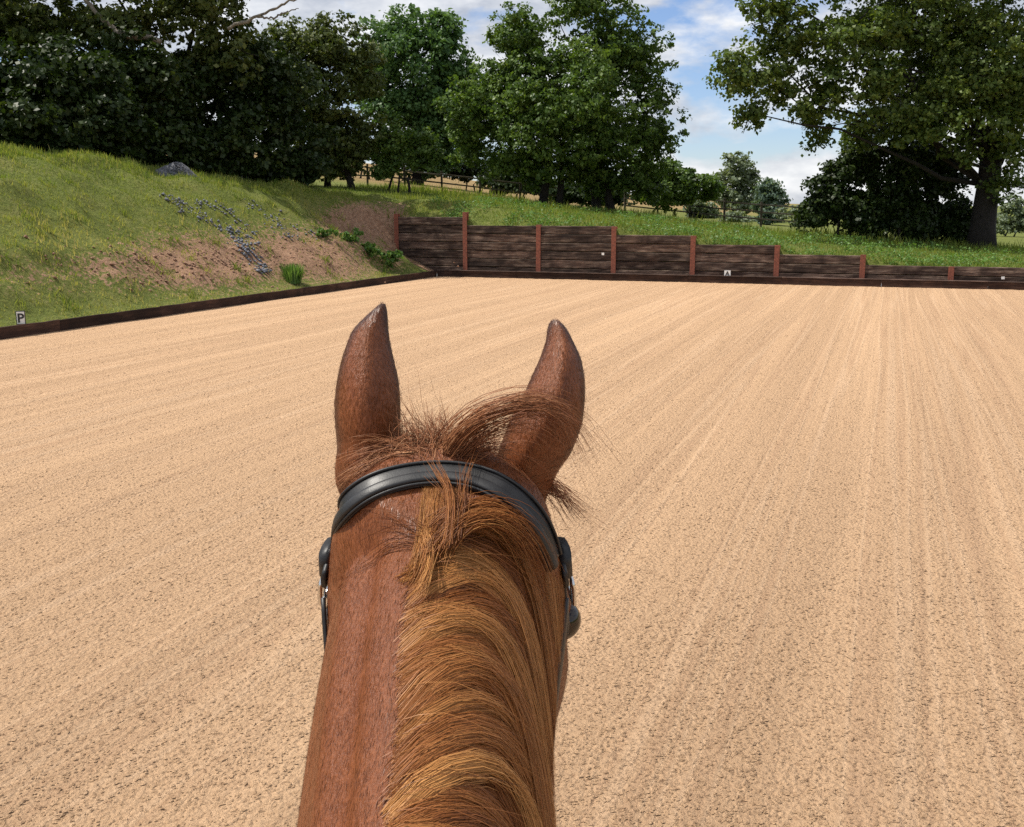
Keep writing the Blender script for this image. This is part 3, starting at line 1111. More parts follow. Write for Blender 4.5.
for px, y, label, bl in (
        (15, 33.0, 'dark hedge shrub on the bank crest under the oak foliage, furthest from the gravel heap', ((10, 105, 62, 55), (-40, 90, 60, 60), (45, 130, 40, 35), (0, 140, 50, 24), (45, 148, 36, 18))),
        (85, 34.5, 'dark leafy hedge shrub rising above the tall crest grass', ((85, 110, 52, 60), (60, 80, 45, 40), (110, 140, 40, 34), (75, 150, 40, 22), (115, 160, 30, 16))),
        (150, 37.0, 'dark hedge shrub directly behind the grey gravel heap', ((150, 110, 50, 58), (175, 140, 38, 36), (135, 80, 42, 38), (125, 120, 34, 40), (145, 158, 40, 20), (180, 166, 28, 14))),
        (215, 39.0, 'dark hedge shrub with glossy leaves beside the gravel heap', ((215, 115, 48, 58), (240, 145, 40, 40), (200, 78, 40, 35), (210, 163, 36, 18), (240, 170, 28, 14))),
        (270, 41.0, 'dark hedge shrub tucked between the oak and the brownish hawthorn', ((268, 105, 46, 62), (290, 150, 38, 38), (255, 70, 36, 36), (265, 168, 34, 18), (295, 175, 24, 14)))):
    make_tree('hedge_shrub', label, 'shrub', px, y, 0.10, B(y, *bl), 21500, 0.17, 'leaf_hedge', 0.3, 0.45, 0.3, 0.0, stems=2, stem_px=[px - 8, px + 10], group='hedge shrubs on the bank crest')
make_tree('hawthorn_tree', 'rounded brownish green hawthorn at the end of the dark hedge', 'tree', 325, 46, 0.14,
          B(46, (318, 55, 42, 38), (352, 80, 34, 42), (295, 90, 36, 44), (345, 125, 40, 36), (310, 135, 40, 36), (280, 50, 30, 30), (320, 165, 34, 20), (350, 160, 26, 20)), 40000, 0.15, 'leaf_haw', 0.3, 0.42, 0.45, 0.06, stems=3, stem_px=[300, 328, 352])
make_tree('ash_tree', 'full blue green ash tree standing behind the hawthorn in the dry field', 'tree', 418, 70, 0.35,
          B(70, (412, 42, 46, 34), (376, 62, 30, 38), (446, 62, 28, 42), (408, 85, 52, 40), (395, 125, 46, 34), (450, 115, 30, 40), (425, 145, 36, 24), (440, 165, 30, 16), (400, 160, 34, 18), (458, 85, 26, 40), (462, 130, 28, 36)), 48000, 0.24, 'leaf_ash', 0.3, 0.75, 0.5, 0.05)
make_tree('elder_bush', 'light olive bush with thin stems by the rail fence', 'bush', 395, 46, 0.06,
          B(46, (392, 140, 22, 24), (415, 150, 24, 20), (428, 158, 14, 14), (385, 165, 16, 16)), 9000, 0.14, 'leaf_mid', 0.35, 0.35, 0.4, 0.1, stems=3, stem_px=[388, 398, 410])
make_tree('maple_tree', 'broad spreading green tree with several stems standing behind the sleeper wall', 'tree', 575, 46.5, 0.20,
          B(46.5, (590, 18, 58, 38), (535, 45, 48, 42), (492, 88, 42, 44), (478, 130, 30, 34), (560, 85, 66, 54, -2.5), (632, 62, 40, 46), (648, 112, 34, 46), (615, 140, 48, 42, -1.5), (555, 138, 56, 42, -2), (515, 152, 36, 28, -1), (468, 108, 28, 36, -1), (462, 145, 22, 24), (515, 110, 40, 36, -2), (590, 110, 50, 40, 1.5), (640, 135, 40, 36, 1.0), (600, 60, 50, 40, 1.0), (535, 178, 22, 14, 0.5), (520, 78, 40, 40), (505, 120, 36, 36, 0.5), (560, 118, 48, 40), (562, 168, 40, 22, -0.5), (500, 165, 26, 20), (655, 152, 22, 30), (565, -15, 40, 26), (590, 168, 40, 26), (630, 176, 40, 24), (600, 188, 30, 14, 1), (648, 190, 26, 16, 1)),
          106000, 0.145, 'leaf_mid', 0.28, 0.40, 0.35, 0.03, stems=4, stem_px=[543, 560, 598, 612], twigs=60)
make_tree('thicket_bush', 'low dark green thicket beside the broad multi-stemmed tree', 'bush', 682, 52, 0.08,
          B(52, (690, 182, 26, 22), (660, 186, 30, 24), (640, 180, 24, 26), (712, 190, 12, 14)), 16000, 0.17, 'leaf_mid', 0.3, 0.45, 0.4, 0.05, stems=3, stem_px=[650, 675, 698])
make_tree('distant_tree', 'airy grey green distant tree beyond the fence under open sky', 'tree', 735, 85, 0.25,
          B(85, (735, 172, 20, 16), (720, 188, 12, 18), (748, 186, 14, 20), (735, 200, 22, 20)), 9000, 0.24, 'leaf_hazed', 0.3, 0.6, 0.5, 0.15, twigs=30)
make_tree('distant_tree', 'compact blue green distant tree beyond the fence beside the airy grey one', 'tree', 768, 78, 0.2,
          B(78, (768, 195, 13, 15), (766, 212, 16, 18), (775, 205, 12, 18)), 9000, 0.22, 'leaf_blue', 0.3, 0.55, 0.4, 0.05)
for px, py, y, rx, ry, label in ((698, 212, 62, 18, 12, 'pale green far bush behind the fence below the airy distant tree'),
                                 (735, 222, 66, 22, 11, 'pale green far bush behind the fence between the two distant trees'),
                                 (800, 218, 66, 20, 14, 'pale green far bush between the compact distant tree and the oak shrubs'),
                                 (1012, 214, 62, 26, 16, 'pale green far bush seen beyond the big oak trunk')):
    make_tree('field_bush', label, 'bush', px, y, 0.05, B(y, (px, py, rx, ry), (px + rx * 0.6, py + 3, rx * 0.7, ry * 0.8)), 6000, 0.17, 'leaf_hazed', 0.3, 0.4, 0.4, 0.05, stems=2, stem_px=[px - 4, px + 5], group='bushes beyond the fence')

# dark growth closing the view under the canopies
for px, py, y, rx, ry, label in ((470, 165, 74, 34, 22, 'dark undergrowth at the far edge of the dry field beside the ash'),
                                 (365, 150, 66, 30, 20, 'dark undergrowth in the gap between the hawthorn and the ash'),
                                 (520, 182, 62, 26, 16, 'dark undergrowth behind the stems of the broad tree, nearer the dry field'),
                                 (585, 192, 58, 34, 16, 'dark undergrowth between the stems of the broad multi-stemmed tree')):
    make_tree('undergrowth_bush', label, 'bush', px, y, 0.06, B(y, (px, py, rx, ry), (px + rx * 0.7, py + 4, rx * 0.7, ry * 0.8), (px - rx * 0.7, py - 2, rx * 0.7, ry * 0.8)), 9000, 0.2, 'leaf_hedge', 0.3, 0.45, 0.3, 0.0, stems=2, stem_px=[px - 4, px + 5], group='undergrowth below the trees')

# the great oak at the right
OY = 40.5
make_tree('oak_tree', 'great spreading oak with thick trunk overhanging the sleeper wall', 'tree', 985, OY, 0.44,
          B(OY, (762, 20, 36, 22, -1.5), (735, 72, 31, 28, -2), (748, 112, 16, 22, -2), (775, 85, 30, 28, -1.5), (800, 40, 46, 34, -1), (812, 95, 34, 32, -1.5), (815, 128, 18, 22, -1), (850, 30, 52, 38, -2), (862, 85, 38, 34, -2), (905, 25, 60, 36), (955, 15, 60, 38, 1), (1005, 25, 60, 45, -2), (905, 80, 36, 28, 2),
            (1020, 85, 40, 36, -2), (1018, 140, 26, 34, -1), (1010, 185, 24, 20, -1), (890, 122, 34, 22, 2), (930, 140, 26, 22, 3), (860, 132, 24, 20, 1), (880, -50, 130, 45), (1010, -50, 100, 50), (1070, 60, 60, 70), (760, -15, 40, 22, -1), (945, 70, 40, 25, 2.5), (930, 108, 40, 26, -1.2), (895, 100, 36, 26, -2), (958, 78, 38, 32, -2), (990, 110, 26, 26, 1.5), (948, 118, 32, 26, -2.5), (985, 82, 34, 34, -2.5), (1006, 118, 26, 28, -2.5), (915, 132, 32, 20, -1.5), (960, 148, 20, 16, -1.5)),
          120000, 0.15, 'leaf_oak', 0.42, 0.50, 0.45, 0.12, twigs=90)
for px, y, label, bl in ((845, 42.5, 'dark twiggy shrub under the oak canopy, beside the open field', ((842, 195, 34, 34), (860, 165, 26, 24), (822, 218, 22, 20))),
                         (895, 42.0, 'dense dark shrub under the oak canopy, between two other shrubs', ((892, 200, 38, 38), (905, 165, 30, 26), (875, 222, 28, 20))),
                         (940, 42.5, 'dark shrub close beside the great oak trunk', ((938, 200, 30, 36), (950, 170, 24, 24), (962, 222, 22, 18), (925, 230, 30, 16), (955, 236, 22, 12)))):
    make_tree('shade_shrub', label, 'shrub', px, y, 0.07, B(y, *bl), 19000, 0.15, 'leaf_hedge', 0.3, 0.42, 0.4, 0.08, stems=2, stem_px=[px - 6, px + 8], group='shrubs in the shade of the oak')

# ------------------------------------------------------------------ fences
def rail_fence(name, label, stations, ph, rails, y_of):
    P0 = []
    for px in stations:
        p = PY(px, 200, y_of(px))
        p[2] = ground_at(p[0], p[1])
        P0.append(p)
    root = empty(name, P0[0])
    tag(root, label, 'fence')
    for p in P0:
        bm = bmesh.new()
        add_box(bm, (0, 0, ph / 2 - 0.1), (0.10, 0.09, ph + 0.2), 0.01)
        o = link('post', bm_mesh('post', bm), M['fence'], root)
        o.location = p - P0[0]
        o.rotation_euler = (rng.normal(0, 0.02), rng.normal(0, 0.02), rng.uniform(-0.2, 0.2))
    for a, b in zip(P0, P0[1:]):
        for hgt in rails:
            bm = bmesh.new()
            d = b - a
            L = np.linalg.norm(d)
            add_box(bm, (L / 2, 0, 0), (L + 0.1, 0.035, 0.07), 0.006)
            o = link('rail', bm_mesh('rail', bm), M['fence'], root)
            o.rotation_euler = (0, -math.asin(d[2] / L), math.atan2(d[1], d[0]))
            o.location = a - P0[0] + np.array([0, -0.075, hgt + rng.uniform(-0.02, 0.02)])


rail_fence('rail_fence', 'weathered wooden post and rail fence below the golden dry field', (330, 368, 405, 442, 480, 520, 560), 1.05, (0.88, 0.5), lambda px: 50.0)
rail_fence('rail_fence', 'weathered wooden post and rail fence in front of the far pale bushes', (625, 658, 690, 725, 762, 800, 840), 1.25, (1.1, 0.75, 0.4), lambda px: 54.0 - (px - 625) * 0.012)

# ------------------------------------------------------------------ things on the bank
def place_many(px, py):
    px, py = np.asarray(px, float), np.asarray(py, float)
    D = FW[None] + RT[None] * ((px - W / 2) / F)[:, None] + UP[None] * ((H / 2 - py) / F)[:, None]
    ts = np.arange(14, 60, 0.15)
    Q = CAM + D[:, None, :] * ts[None, :, None]
    q_ = Q.reshape(-1, 3) - C0
    hit = (Q[:, :, 2] <= terrain(q_ @ EU, q_ @ EV).reshape(len(px), -1))
    i = np.where(hit.any(axis=1), hit.argmax(axis=1), len(ts) - 1)
    out = Q[np.arange(len(px)), i]
    r = out - C0
    out[:, 2] = terrain(r @ EU, r @ EV)
    return out


def place_on_bank(px, py):
    return place_many([px], [py])[0]


p = PY(179, 174, 33.6)
p[2] = ground_at(p[0], p[1])
gh = empty('gravel_heap', p)
tag(gh, 'small dark grey gravel heap on the bank crest', 'gravel heap')
nt_, nr_ = 40, 14
vv, ff = [], []
for i in range(nr_ + 1):
    for k in range(nt_):
        a = 2 * math.pi * k / nt_
        r = i / nr_
        hgt = 0.58 * (math.cos(min(r, 1) * math.pi) * 0.5 + 0.5) ** 0.8
        rr = r * (0.64 + 0.08 * math.sin(2 * a + 1))
        vv.append((rr * math.cos(a) * 1.05, rr * math.sin(a) * 0.9, hgt + random.gauss(0, 0.012) - 0.05 * (r > 0.95)))
for i in range(nr_):
    for k in range(nt_):
        ff.append((i * nt_ + k, i * nt_ + (k + 1) % nt_, (i + 1) * nt_ + (k + 1) % nt_, (i + 1) * nt_ + k))
def heap_drop(q_):
    w_ = q_ + p - C0
    return terrain(w_ @ EU, w_ @ EV) - p[2]


vv = np.array(vv)
vv[:, 2] += heap_drop(vv) + 0.02
link('mound', np_mesh('mound', vv, np.array(ff)), M['gravel'], gh)


def stones_mesh(name, pos, r):
    n = len(pos)
    base = np.array([[1, 0, 0], [0, 1, 0], [-1, 0, 0], [0, -1, 0], [0, 0, 1], [0, 0, -1]], float)
    vv = base[None] * r[:, None, None] * rng.uniform(0.6, 1.4, (n, 6, 1)) + rng.normal(0, 0.25, (n, 6, 3)) * r[:, None, None]
    vv[:, :, 2] *= 0.7
    vv += pos[:, None]
    f = np.array([[0, 1, 4], [1, 2, 4], [2, 3, 4], [3, 0, 4], [1, 0, 5], [2, 1, 5], [3, 2, 5], [0, 3, 5]])
    return np_mesh(name, vv.reshape(-1, 3), (f[None] + (np.arange(n) * 6)[:, None, None]).reshape(-1, 3))


a = rng.random(700) * 2 * math.pi
rr = 0.66 * np.sqrt(rng.random(700))
sp = np.stack([rr * np.cos(a), rr * np.sin(a) * 0.85, 0.58 * (np.cos(np.minimum(rr / 0.66, 1) * math.pi) * 0.5 + 0.5) ** 0.8], 1)
sp[:, 2] += heap_drop(sp) + 0.02
o = link('gravel', stones_mesh('gravel', sp, rng.uniform(0.015, 0.04, 700)), M['gravel'], gh)
o['kind'] = 'stuff'

# slate chippings spilled down the bank
pos = []
for (x0, y0, x1, y1, nst, spread_) in ((166, 197, 232, 236, 140, 3.2), (232, 236, 268, 276, 170, 4.0), (236, 226, 250, 246, 70, 5.5), (214, 206, 232, 216, 26, 3), (270, 218, 296, 242, 60, 5), (310, 232, 318, 240, 20, 3), (245, 204, 262, 212, 20, 3), (196, 200, 215, 210, 22, 3)):
    for k in range(nst):
        t = random.random()
        pos.append((x0 + (x1 - x0) * t + random.gauss(0, spread_), y0 + (y1 - y0) * t + random.gauss(0, spread_ * 0.6)))
pos = place_many(*np.array(pos).T)
o = link('slate_chippings', stones_mesh('slate_chippings', pos + np.array([0, 0, 0.015]), rng.uniform(0.02, 0.062, len(pos))), M['stone'])
tag(o, 'blue grey slate chippings spilled in a streak down the bank', 'stones', kind='stuff')
pos = []
for k in range(520):
    pos.append((random.gauss(230, 75), random.gauss(262, 12)))
pos = place_many(*np.array(pos).T)
soil_st = mat_plain('soil_clod', (0.22, 0.125, 0.08), 0.95, 0, 10, 0.5, 0.4, 0.02)
o = link('soil_clods', stones_mesh('soil_clods', pos, rng.uniform(0.02, 0.06, len(pos))), soil_st)
tag(o, 'reddish brown soil clods lying on the bare part of the bank', 'soil clods', kind='stuff')


def weed(name, label, px, py, r, h, nl, size, mat='leaf_weed', upright=False, group=None):
    b = place_on_bank(px, py)
    root = empty(name, b - np.array([0, 0, 0.02]))
    tag(root, label, 'plant', group)
    if upright:
        n = nl
        a = rng.uniform(0, 2 * math.pi, n)
        r0 = r * 0.55 * np.sqrt(rng.random(n))
        c = np.stack([r0 * np.cos(a), r0 * np.sin(a), 0 * a], 1)
        hh = h * rng.uniform(0.55, 1.0, n)
        b2 = rng.uniform(0, 2 * math.pi, n)
        t = c * (1.5) + np.stack([np.cos(b2) * 0.12, np.sin(b2) * 0.12, hh], 1)
        s = np.stack([np.sin(a), -np.cos(a), 0 * a], 1) * 0.016
        m = c * 0.6 + t * 0.4 + np.array([0, 0, 0.08])
        vv = np.stack([c - s, c + s, m + s, t, m - s], 1).reshape(-1, 3)
        k = np.arange(n) * 5
        f = np.concatenate([np.stack([k, k + 1, k + 2], 1), np.stack([k, k + 2, k + 4], 1), np.stack([k + 4, k + 2, k + 3], 1)])
        link('blades', np_mesh('blades', vv, f, {'shade': np.repeat(np.clip(rng.normal(0.5, 0.2, n), 0, 1), 5)}), M[mat], root)
    else:
        bl = [(np.array([random.gauss(0, r * 0.4), random.gauss(0, r * 0.4), h * random.uniform(0.35, 0.7)]), np.array([r * 0.6, r * 0.6, h * 0.45])) for _ in range(5)]
        vv, f, sh = leaf_arrays(bl, nl, size, size * 1.3, 0.3, 0.3, 0.05, 0.5)
        link('foliage', np_mesh('foliage', vv, f, {'shade': sh}), M[mat], root)
        bm = bmesh.new()
        for c, _ in bl:
            add_tube(bm, limb_pts((0, 0, -0.03), c, 0, 0.2, 4), [0.012, 0.01, 0.008, 0.004], 5)
        link('stem', bm_mesh('stem', bm), M['leaf_weed'], root)


weed('grass_tussock', 'bright green upright grass tussock by the kickboard', 293, 284, 0.40, 0.62, 420, 0.1, upright=True)
weed('nettle_clump', 'leafy green weed clump halfway up the bank near the soil cut', 350, 243, 0.40, 0.48, 700, 0.10)
weed('nettle_clump', 'leafy green weed clump beside the end post of the sleeper wall', 388, 268, 0.40, 0.62, 800, 0.10)
weed('nettle_clump', 'leafy green weed clump between the kickboard and the soil cut', 370, 258, 0.42, 0.46, 800, 0.10)
weed('nettle_clump', 'small pale green weed on the stony part of the bank', 322, 238, 0.3, 0.32, 300, 0.09)


# ------------------------------------------------------------------ the horse
HXH = -0.062
HX = -0.070                                   # middle plane of the horse
def ring_loft(verts, faces, rings):
    base = len(verts)
    k = len(rings[0])
    for r in rings: verts.extend([tuple(p) for p in r])
    for i in range(len(rings) - 1):
        for j in range(k):
            a, b = base + i * k + j, base + i * k + (j + 1) % k
            faces.append((a, b, b + k, a + k))
    faces.append(tuple(base + j for j in range(k))[::-1])
    faces.append(tuple(base + (len(rings) - 1) * k + j for j in range(k)))


def interp_rows(rows, m):
    rows = np.array(rows, float)
    n = len(rows)
    t = np.linspace(0, n - 1, m)
    out = []
    for x in t:
        i = min(int(x), n - 2)
        f = x - i
        p0, p1, p2, p3 = rows[max(i - 1, 0)], rows[i], rows[i + 1], rows[min(i + 2, n - 1)]
        out.append(0.5 * ((2 * p1) + (-p0 + p2) * f + (2 * p0 - 5 * p1 + 4 * p2 - p3) * f * f + (-p0 + 3 * p1 - 3 * p2 + p3) * f ** 3))
    return np.array(out)


NECK = [(-0.06, 1.585, 0.36, 1.10, 0.150, 0.30), (0.20, 1.705, 0.52, 1.30, 0.120, 0.28), (0.42, 1.818, 0.63, 1.47, 0.106, 0.26), (0.58, 1.902, 0.735, 1.60, 0.101, 0.24), (0.70, 1.968, 0.81, 1.70, 0.099, 0.20),
        (0.80, 2.026, 0.89, 1.77, 0.101, 0.17), (0.87, 2.060, 0.96, 1.82, 0.105, 0.13), (0.925, 2.066, 1.01, 1.87, 0.100, 0.10)]
NR = interp_rows(NECK, 44)


def crest(y):
    return float(np.interp(y, NR[:, 0], NR[:, 1]))


def neck_pt(row, th):
    cy, cz, by, bz, w, pin = row
    c, s = math.cos(th), math.sin(th)
    f = 0.5 - 0.5 * c
    lat = w * math.copysign(abs(s) ** 0.93, s) * (1 - pin * max(c, 0) ** 1.5) * (1 - 0.15 * max(-c, 0))
    return (HX + 0.008 * float(sstep(0.70, 0.90, cy)) + lat, cy + (by - cy) * f, cz + (bz - cz) * f)


def neck_ring(row, k=48):
    return [neck_pt(row, 2 * math.pi * j / k) for j in range(k)]


HD = np.array([0.53, -0.848])
HN = np.array([0.848, 0.53])
F0 = np.array([0.935, 2.078])
HEADR = [(-0.03, -0.02, 0.09, 0.060), (0.0, 0.0, 0.14, 0.092), (0.06, 0.012, 0.21, 0.106), (0.12, 0.02, 0.26, 0.112), (0.19, 0.024, 0.295, 0.116), (0.26, 0.018, 0.285, 0.094), (0.34, 0.010, 0.235, 0.070),
         (0.43, 0.006, 0.178, 0.056), (0.51, 0.004, 0.150, 0.056), (0.57, 0.0, 0.140, 0.058), (0.62, -0.012, 0.110, 0.050), (0.645, -0.035, 0.055, 0.030)]


def head_ring(row, k=36):
    s, up, dep, w = row
    top = F0 + HD * s + HN * up
    bot = top - HN * dep
    out = []
    for j in range(k):
        th = 2 * math.pi * j / k
        c, sn = math.cos(th), math.sin(th)
        f = 0.5 - 0.5 * c
        lat = w * math.copysign(abs(sn) ** 0.85, sn) * (1 - 0.22 * max(-c, 0))
        yz = top + (bot - top) * f
        out.append((HXH + lat, yz[0], yz[1]))
    return out


# rows: image row, outer edges, axial distance
EAR_L = [(520, 352, 405, 1.01), (490, 338, 405, 0.985), (472, 335, 404, 0.970), (447, 337, 401, 0.965), (429, 335.5, 400.5, 0.962), (407, 334.5, 400.5, 0.962), (384, 336.5, 399, 0.964), (362, 341, 394.5, 0.968), (345, 346.5, 390.5, 0.972), (330, 353, 388.5, 0.976), (318, 364, 387.8, 0.980), (309, 374, 386.8, 0.983), (304, 380.5, 385.2, 0.985)]
EAR_R = [(535, 482, 536, 1.02), (500, 486, 546, 0.99), (472, 494, 558, 0.970), (455, 497, 570, 0.965), (436, 504, 578, 0.962), (421, 510, 582.5, 0.962), (398, 522, 585, 0.964), (378, 531, 584.5, 0.968), (359, 539.5, 581, 0.972), (344, 545, 574.5, 0.976), (332, 547, 568.5, 0.980), (325, 548.5, 563.5, 0.983), (321, 551, 559, 0.985)]


def ear_rings(rows, m=44, tw=0.0, rid=(0.3, 0.3)):
    rr = interp_rows(rows, m)
    out = []
    for i, (py, xl, xr, dep) in enumerate(rr):
        cx, hw = (xl + xr) / 2, max((xr - xl) / 2, 0.6)
        hm = hw * dep / F
        f = i / (m - 1)
        bulge = hm * (1.32 - 0.30 * f)
        hollow = bulge * (0.10 + 0.45 * float(sstep(0.25, 0.6, f)) - 0.25 * float(sstep(0.85, 1.0, f)))
        ring = []
        N = 22
        ang = np.linspace(-math.pi / 2, math.pi / 2, N)
        for t in ang:                         # back of the ear, towards the neck
            k_ = math.sin(t)
            xr_ = rid[0] + (rid[1] - rid[0]) * f
            d = math.sin(math.pi / 2 * (k_ + 1) / (1 + xr_)) ** 0.75 if k_ < xr_ else max((1 - k_) / (1 - xr_), 0) ** 0.72
            x, d = hm * k_, -bulge * (0.82 * d + 0.18 * math.cos(t))
            ring.append((x, d))
        for t in ang[::-1][1:-1]:             # hollow front
            x, d = hm * 0.95 * math.sin(t), -hollow * math.cos(t)
            ring.append((x, d))
        pts_ = []
        for x, d in ring:
            xx = x * math.cos(tw) - d * math.sin(tw)
            dd = x * math.sin(tw) + d * math.cos(tw)
            pts_.append(CAM + ray(cx, py) * dep + RT * xx + FW * dd)
        out.append(pts_)
    return out


hv, hf = [], []
ring_loft(hv, hf, [neck_ring(r) for r in NR])
ring_loft(hv, hf, [head_ring(r) for r in interp_rows(HEADR, 40)])
BODY = [(0.47, 1.28, 1.10, 0.06), (0.42, 1.38, 1.0, 0.15), (0.28, 1.52, 0.87, 0.22), (0.05, 1.595, 0.80, 0.25), (-0.3, 1.545, 0.77, 0.285), (-0.65, 1.50, 0.80, 0.295), (-0.95, 1.545, 0.88, 0.285), (-1.2, 1.51, 0.98, 0.25), (-1.38, 1.38, 1.08, 0.18), (-1.45, 1.28, 1.16, 0.08)]
rings = []
for y_, zt, zb, w in interp_rows(BODY, 34):
    rings.append([(HX + w * math.sin(2 * math.pi * j / 32) * (1 - 0.15 * max(math.cos(2 * math.pi * j / 32), 0)), y_, (zt + zb) / 2 + (zt - zb) / 2 * math.cos(2 * math.pi * j / 32)) for j in range(32)])
ring_loft(hv, hf, rings)
for sx in (-1, 1):
    for legr in ([(0.13, 0.20, 1.15, 0.12), (0.14, 0.19, 0.95, 0.095), (0.135, 0.20, 0.75, 0.062), (0.13, 0.21, 0.56, 0.043), (0.13, 0.215, 0.50, 0.046), (0.13, 0.205, 0.44, 0.036), (0.13, 0.20, 0.28, 0.029), (0.13, 0.20, 0.17, 0.038), (0.13, 0.235, 0.095, 0.034), (0.13, 0.25, 0.06, 0.05), (0.13, 0.262, 0.0, 0.062)],
                 [(0.13, -1.10, 1.25, 0.17), (0.145, -1.08, 1.0, 0.15), (0.145, -1.12, 0.80, 0.09), (0.14, -1.27, 0.62, 0.055), (0.14, -1.32, 0.56, 0.052), (0.14, -1.315, 0.47, 0.038), (0.14, -1.30, 0.30, 0.033), (0.14, -1.295, 0.17, 0.04), (0.14, -1.26, 0.095, 0.035), (0.14, -1.245, 0.06, 0.05), (0.14, -1.235, 0.0, 0.062)]):
        rings = []
        for x_, y_, z_, r_ in interp_rows(legr, 40):
            rings.append([(HX + sx * x_ + r_ * 0.85 * math.cos(2 * math.pi * j / 16), y_ + r_ * math.sin(2 * math.pi * j / 16), max(z_, 0.004)) for j in range(16)])
        ring_loft(hv, hf, rings)


def ball(c, r, k=14, m=10):
    rings = []
    for i in range(1, m):
        a = math.pi * i / m
        rings.append([(c[0] + r[0] * math.sin(a) * math.cos(2 * math.pi * j / k), c[1] + r[1] * math.sin(a) * math.sin(2 * math.pi * j / k), c[2] + r[2] * math.cos(a)) for j in range(k)])
    return rings


for sx in (-1, 1):                             # brow ridges and cheeks
    e = F0 + HD * 0.175 - HN * 0.045
    ring_loft(hv, hf, ball((HXH + sx * 0.092, e[0], e[1]), (0.032, 0.042, 0.046)))
    e = F0 + HD * 0.20 - HN * 0.17
    ring_loft(hv, hf, ball((HXH + sx * 0.060, e[0], e[1]), (0.040, 0.10, 0.11)))
    e = F0 + HD * 0.58 - HN * 0.04
    ring_loft(hv, hf, ball((HXH + sx * 0.040, e[0], e[1]), (0.022, 0.03, 0.034)))

tmp = bpy.data.meshes.new('horse_tmp')
tmp.from_pydata(hv, [], hf)
bm = bmesh.new()
bm.from_mesh(tmp)
bmesh.ops.recalc_face_normals(bm, faces=bm.faces)
bm.to_mesh(tmp)
bm.free()
tob = bpy.data.objects.new('horse_tmp', tmp)
COL.objects.link(tob)
md = tob.modifiers.new('r', 'REMESH')
md.mode = 'VOXEL'
md.voxel_size = 0.0068
ms_ = tob.modifiers.new('s', 'SMOOTH')
ms_.factor = 0.5
ms_.iterations = 4
dg = bpy.context.evaluated_depsgraph_get()
hme = bpy.data.meshes.new_from_object(tob.evaluated_get(dg))
bpy.data.objects.remove(tob)
hme.name = 'horse'
tob = bpy.data.objects.new('horse_tmp', hme)
COL.objects.link(tob)
vg = tob.vertex_groups.new(name='far')
_c = np.empty(len(hme.vertices) * 3, dtype=np.float32)
hme.vertices.foreach_get('co', _c)
_c = _c.reshape(-1, 3)
vg.add(np.nonzero((_c[:, 1] < 0.38) | (_c[:, 2] < 1.45))[0].tolist(), 1.0, 'REPLACE')
dm = tob.modifiers.new('d', 'DECIMATE')
dm.ratio = 0.30
dm.vertex_group = 'far'
dg = bpy.context.evaluated_depsgraph_get()
hme2 = bpy.data.meshes.new_from_object(tob.evaluated_get(dg))
bpy.data.objects.remove(tob)
hme = hme2
hme.name = 'horse'
bm = bmesh.new()
bm.from_mesh(hme)
for rows, rid_ in ((EAR_L, (0.22, 0.12)), (EAR_R, (-0.35, 0.45))):
    ev_, ef_ = [], []
    ring_loft(ev_, ef_, ear_rings(rows, rid=rid_))
    vs_ = [bm.verts.new(c_) for c_ in ev_]
    nf_ = [bm.faces.new([vs_[k_] for k_ in f_]) for f_ in ef_]
    bmesh.ops.recalc_face_normals(bm, faces=nf_)
bm.to_mesh(hme)
bm.free()
nvt = len(hme.vertices)
co = np.empty(nvt * 3, dtype=np.float32)
hme.vertices.foreach_get('co', co)
co = co.reshape(-1, 3).astype(float)
# muscle line along the left of the crest
s_ = np.clip((co[:, 0] - HX) / -0.08, -2, 2)
cz = np.interp(co[:, 1], NR[:, 0], NR[:, 1])
dn = cz - co[:, 2]
on = (co[:, 1] > 0.3) & (co[:, 1] < 0.84) & (co[:, 0] < HX)
g = np.exp(-((dn - 0.030) / 0.010) ** 2) * on
co[:, 0] += g * 0.0048
g = np.exp(-((dn - 0.056) / 0.016) ** 2) * on
co[:, 0] -= g * 0.0055
hme.vertices.foreach_set('co', co.astype(np.float32).ravel())
# hooves, muzzle and ear rims are darker
dark = sstep(0.085, 0.06, co[:, 2]).astype(float)
sh_ = (co[:, 1] - F0[0]) * HD[0] + (co[:, 2] - F0[1]) * HD[1]
nn_ = (co[:, 1] - F0[0]) * HN[0] + (co[:, 2] - F0[1]) * HN[1]
dark = np.maximum(dark, 0.7 * sstep(0.55, 0.63, sh_) * (co[:, 1] > 1.0))
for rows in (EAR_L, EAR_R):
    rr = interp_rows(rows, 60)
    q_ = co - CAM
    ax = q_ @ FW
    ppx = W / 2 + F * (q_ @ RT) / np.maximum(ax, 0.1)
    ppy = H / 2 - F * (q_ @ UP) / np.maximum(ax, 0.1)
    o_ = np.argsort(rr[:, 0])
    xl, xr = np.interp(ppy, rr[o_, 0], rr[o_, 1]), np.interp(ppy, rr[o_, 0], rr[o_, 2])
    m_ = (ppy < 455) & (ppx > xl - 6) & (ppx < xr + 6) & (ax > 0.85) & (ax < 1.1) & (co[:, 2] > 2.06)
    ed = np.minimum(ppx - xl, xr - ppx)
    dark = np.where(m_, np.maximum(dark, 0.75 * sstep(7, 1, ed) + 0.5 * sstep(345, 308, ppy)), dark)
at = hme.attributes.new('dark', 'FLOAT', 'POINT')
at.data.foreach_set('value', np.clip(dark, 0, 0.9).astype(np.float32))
for p_ in hme.polygons: p_.use_smooth = True
hme.materials.clear()
hme.update()
horse = link('horse', hme, M['coat'])
tag(horse, 'chestnut horse seen from the saddle with pricked ears and golden mane', 'horse')
hme.calc_loop_triangles()
BVH = BVHTree.FromPolygons([Vector(c) for c in co], [tuple(p_.vertices) for p_ in hme.polygons])

